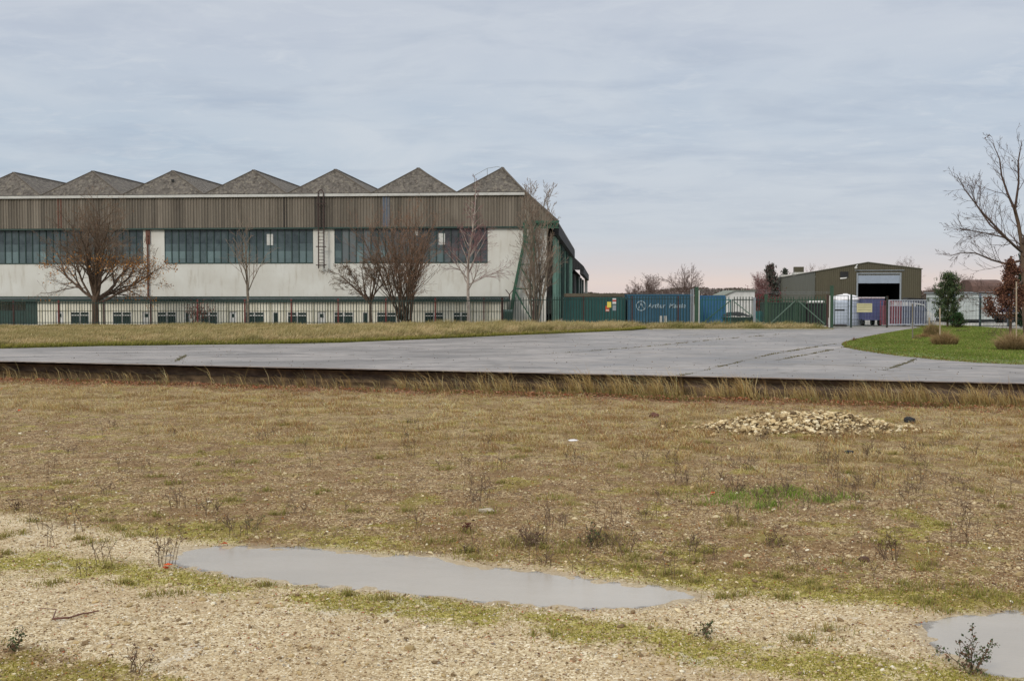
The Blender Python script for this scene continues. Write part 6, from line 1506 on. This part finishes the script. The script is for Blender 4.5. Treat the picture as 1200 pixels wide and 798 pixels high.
# ================================================================== FOREGROUND THINGS
# rubble heap
gx, gy = G(938, 503, FZ); ny_ = 5200
u = rs.normal(0, .42, ny_); v_ = rs.normal(0, .42, ny_); ht = .42 * np.exp(-(np.abs(u) ** 3 * 1.3 + v_ ** 2 * 2.4)) * (.75 + .5 * fbm(u * 2.5 + 4, v_ * 2.5, 2))
skew = np.interp(u, [-1.2, -.3, .3, 1.2], [.55, .95, 1.05, .8]); zz = ht * skew
pos = np.stack([u * 2.5, v_ * 1.15, zz * rs.uniform(.55, 1, ny_)], 1)
szs = np.clip(rs.lognormal(math.log(.055), .62, ny_), .02, .24)
o = rocks('rubble_heap', pos, szs, pal([((214, 194, 152), 4), ((196, 172, 128), 4), ((228, 212, 176), 2), ((160, 136, 98), 3), ((112, 92, 66), 3)], ny_), .75); o.location = (gx, gy, float(field_z(gx, gy))); tag(o, 'low heap of pale limestone rubble near the wall at right', 'rubble heap')
gxx = np.linspace(-2.4, 2.2, 50); gyy = np.linspace(-1, 1, 24); A_, B_ = np.meshgrid(gxx, gyy); Hh = .44 * np.exp(-(np.abs(A_ / 2.5) ** 2.2 * 2.2 + (B_ / 1.15) ** 2 * 3)) - .07
i2 = np.arange(A_.size).reshape(A_.shape); q2 = np.stack([i2[:-1, :-1], i2[:-1, 1:], i2[1:, 1:], i2[1:, :-1]], -1).reshape(-1, 4)
link('heap_core', np_mesh('core', np.stack([A_, B_, Hh], -1).reshape(-1, 3), q2, np.full(len(q2), 4), None, True), paint('heap_soil', s2l((148, 126, 92)), .95, .3, 6), o)
def lump(px, py, r, mat, name, label, cat, sq=(1, 1, 1), seed=1):
    gx, gy = G(px, py, FZ); r_ = np.random.RandomState(seed); m_ = bpy.data.meshes.new(name); import bmesh
    bm = bmesh.new(); bmesh.ops.create_icosphere(bm, subdivisions=3, radius=r)
    for v in bm.verts:
        k = .72 + .6 * float(fbm(np.array(v.co.x / r * 1.6 + seed * 3.1), np.array(v.co.y / r * 1.6 + v.co.z / r * 2.1), 3)); v.co = Vector((v.co.x * sq[0], v.co.y * sq[1], v.co.z * sq[2])) * k
    bm.to_mesh(m_); bm.free(); o = link(name, m_, mat); o.location = (gx, gy, float(field_z(gx, gy)) + r * sq[2] * .45); return tag(o, label, cat)
lump(1066, 495, .12, M_black, 'bin_bag', 'crumpled black plastic lump at the right end of the rubble heap', 'rubbish bag', (1.2, .9, .9), 2)
lump(845, 503, .14, M_brpost, 'dark_clod', 'dark brown clod at the left end of the rubble heap', 'clod', (1.6, .8, .5), 3)
lump(767, 488, .12, paint('brown_clod', s2l((96, 62, 46)), .9, .3, 5), 'clod', 'round reddish brown clod among the grass near the wall', 'clod', (1.1, 1, .7), 4)
lump(995, 530, .07, M_black, 'small_stone', 'small dark stone on the dry grass below the rubble heap', 'stone', (1.4, 1, .6), 5)
lump(570, 600, .08, paint('grey_stone', s2l((170, 158, 138)), .9, .2, 6), 'stone', 'smooth grey stone left of the field centre', 'stone', (1.5, 1, .5), 6)
lump(672, 517, .07, M_tankt, 'litter_scrap', 'white scrap of litter on the dry grass in the middle', 'litter', (1.8, 1, .35), 7)
lump(1013, 655, .06, paint('dark_brown_clod', s2l((88, 62, 48)), .9, .3, 6), 'clod', 'small brown clod on the stony ground at lower right', 'clod', (1.2, 1, .7), 8)
for k, (lx_, ly_, lab) in enumerate(((23, 483, 'orange red fallen leaf on the stony ground near the left edge'), (2, 457, 'red scrap at the very left edge below the wall'), (194, 441, 'orange leaves clinging at the foot of the wall at left'), (834, 580, 'reddish leaf beside the bright green grass patch'), (261, 637, 'orange brown leaf on the far rim of the big puddle'), (196, 664, 'red brown leaf at the left tip of the big puddle'))):
    gx, gy = G(lx_, ly_, FZ); o = leaves('fallen_leaf', rs.normal(0, .02, (3, 3)), np.full(3, .12 if k != 2 else .17), pal([((196, 84, 44), 1)], 3), .6); o.location = (gx, gy, float(field_z(gx, gy)) + .05); tag(o, lab, 'leaf')
# stick on the track
q = [G(*p, FZ) for p in ((62, 727), (80, 726), (98, 721), (116, 718))]; sg = []; 
for i in range(3): sg.append((*q[i], FZ + .02, .013 - .002 * i, *q[i + 1], FZ + .025, .011 - .002 * i))
g0 = G(66, 717, FZ); sg.append((*q[0], FZ + .02, .008, *g0, FZ + .03, .005)); g1 = G(44, 714, FZ); sg.append((*g0, FZ + .03, .005, *g1, FZ + .02, .004))
tag(tubes('fallen_stick', sg, 6, M_brownpipe), 'thin brown fallen stick lying on the gravel at lower left', 'stick')
# individually visible weeds
def weed(px, py, h, ns, label, leafc, nl_, seed, sprd=.12, tw=M_stalk):
    gx, gy = G(px, py, FZ); rg = random.Random(seed); S = [[], [], []]; tips = []; t_ = thing('weed_plant', label, 'weed', (gx, gy, float(field_z(gx, gy))))
    for k in range(ns): grow(rg, S, tips, (rg.gauss(0, sprd * .3), rg.gauss(0, sprd * .3), -.02), nrm((rg.gauss(0, .45), rg.gauss(0, .45), 1)), h * rg.uniform(.5, 1), .006, 1, dict(lv=3, nch=(0, .9, .6), up=(.05, .03, .02), seg=h * .16, wob=.2, ang=(25, 60), start=.25, rmin=.003))
    tubes('foliage', S[1] + S[2], 4, tw, t_)
    tp = np.array([s_[4:7] for s_ in S[1] + S[2]])
    if nl_: i = rs.randint(0, len(tp), nl_); leaves('leaves', tp[i] + rs.normal(0, sprd * .15, (nl_, 3)), rs.uniform(.015, .04, nl_), pal(leafc, nl_), 1.0, parent=t_)
GL = [((82, 92, 58), 3), ((104, 76, 60), 2), ((64, 76, 48), 3)]; BR = [((104, 78, 62), 1), ((88, 66, 54), 1)]
weed(1136, 783, .32, 9, 'dark leafy weed growing at the edge of the right hand puddle', GL, 420, 1); weed(153, 790, .24, 5, 'bare forked twiggy weed at the bottom edge of the picture', BR, 20, 2)
weed(20, 762, .2, 4, 'dark green weed at the lower left corner', GL, 150, 3); weed(20, 597, .26, 6, 'dry brown weed near the left edge of the field', BR, 70, 4); weed(298, 617, .25, 5, 'grey weed above the left end of the big puddle', GL, 60, 5)
weed(622, 638, .3, 9, 'twiggy grey weed above the middle of the big puddle', BR, 130, 6); weed(695, 640, .32, 9, 'bushy weed above the right part of the big puddle', GL, 160, 7); weed(547, 625, .18, 5, 'small dark red weed left of the twiggy grey one', [((92, 46, 40), 1)], 90, 8)
weed(905, 640, .3, 6, 'tall thin weed in the brown ground right of centre', BR, 60, 9); weed(1038, 655, .34, 6, 'tall thin weed above the bare track at right', BR, 60, 10); weed(862, 577, .32, 9, 'bare stalky weed left of the bright grass patch', BR, 30, 11)
weed(825, 745, .16, 5, 'small dark green weed on the mossy strip at lower right', GL, 120, 12)
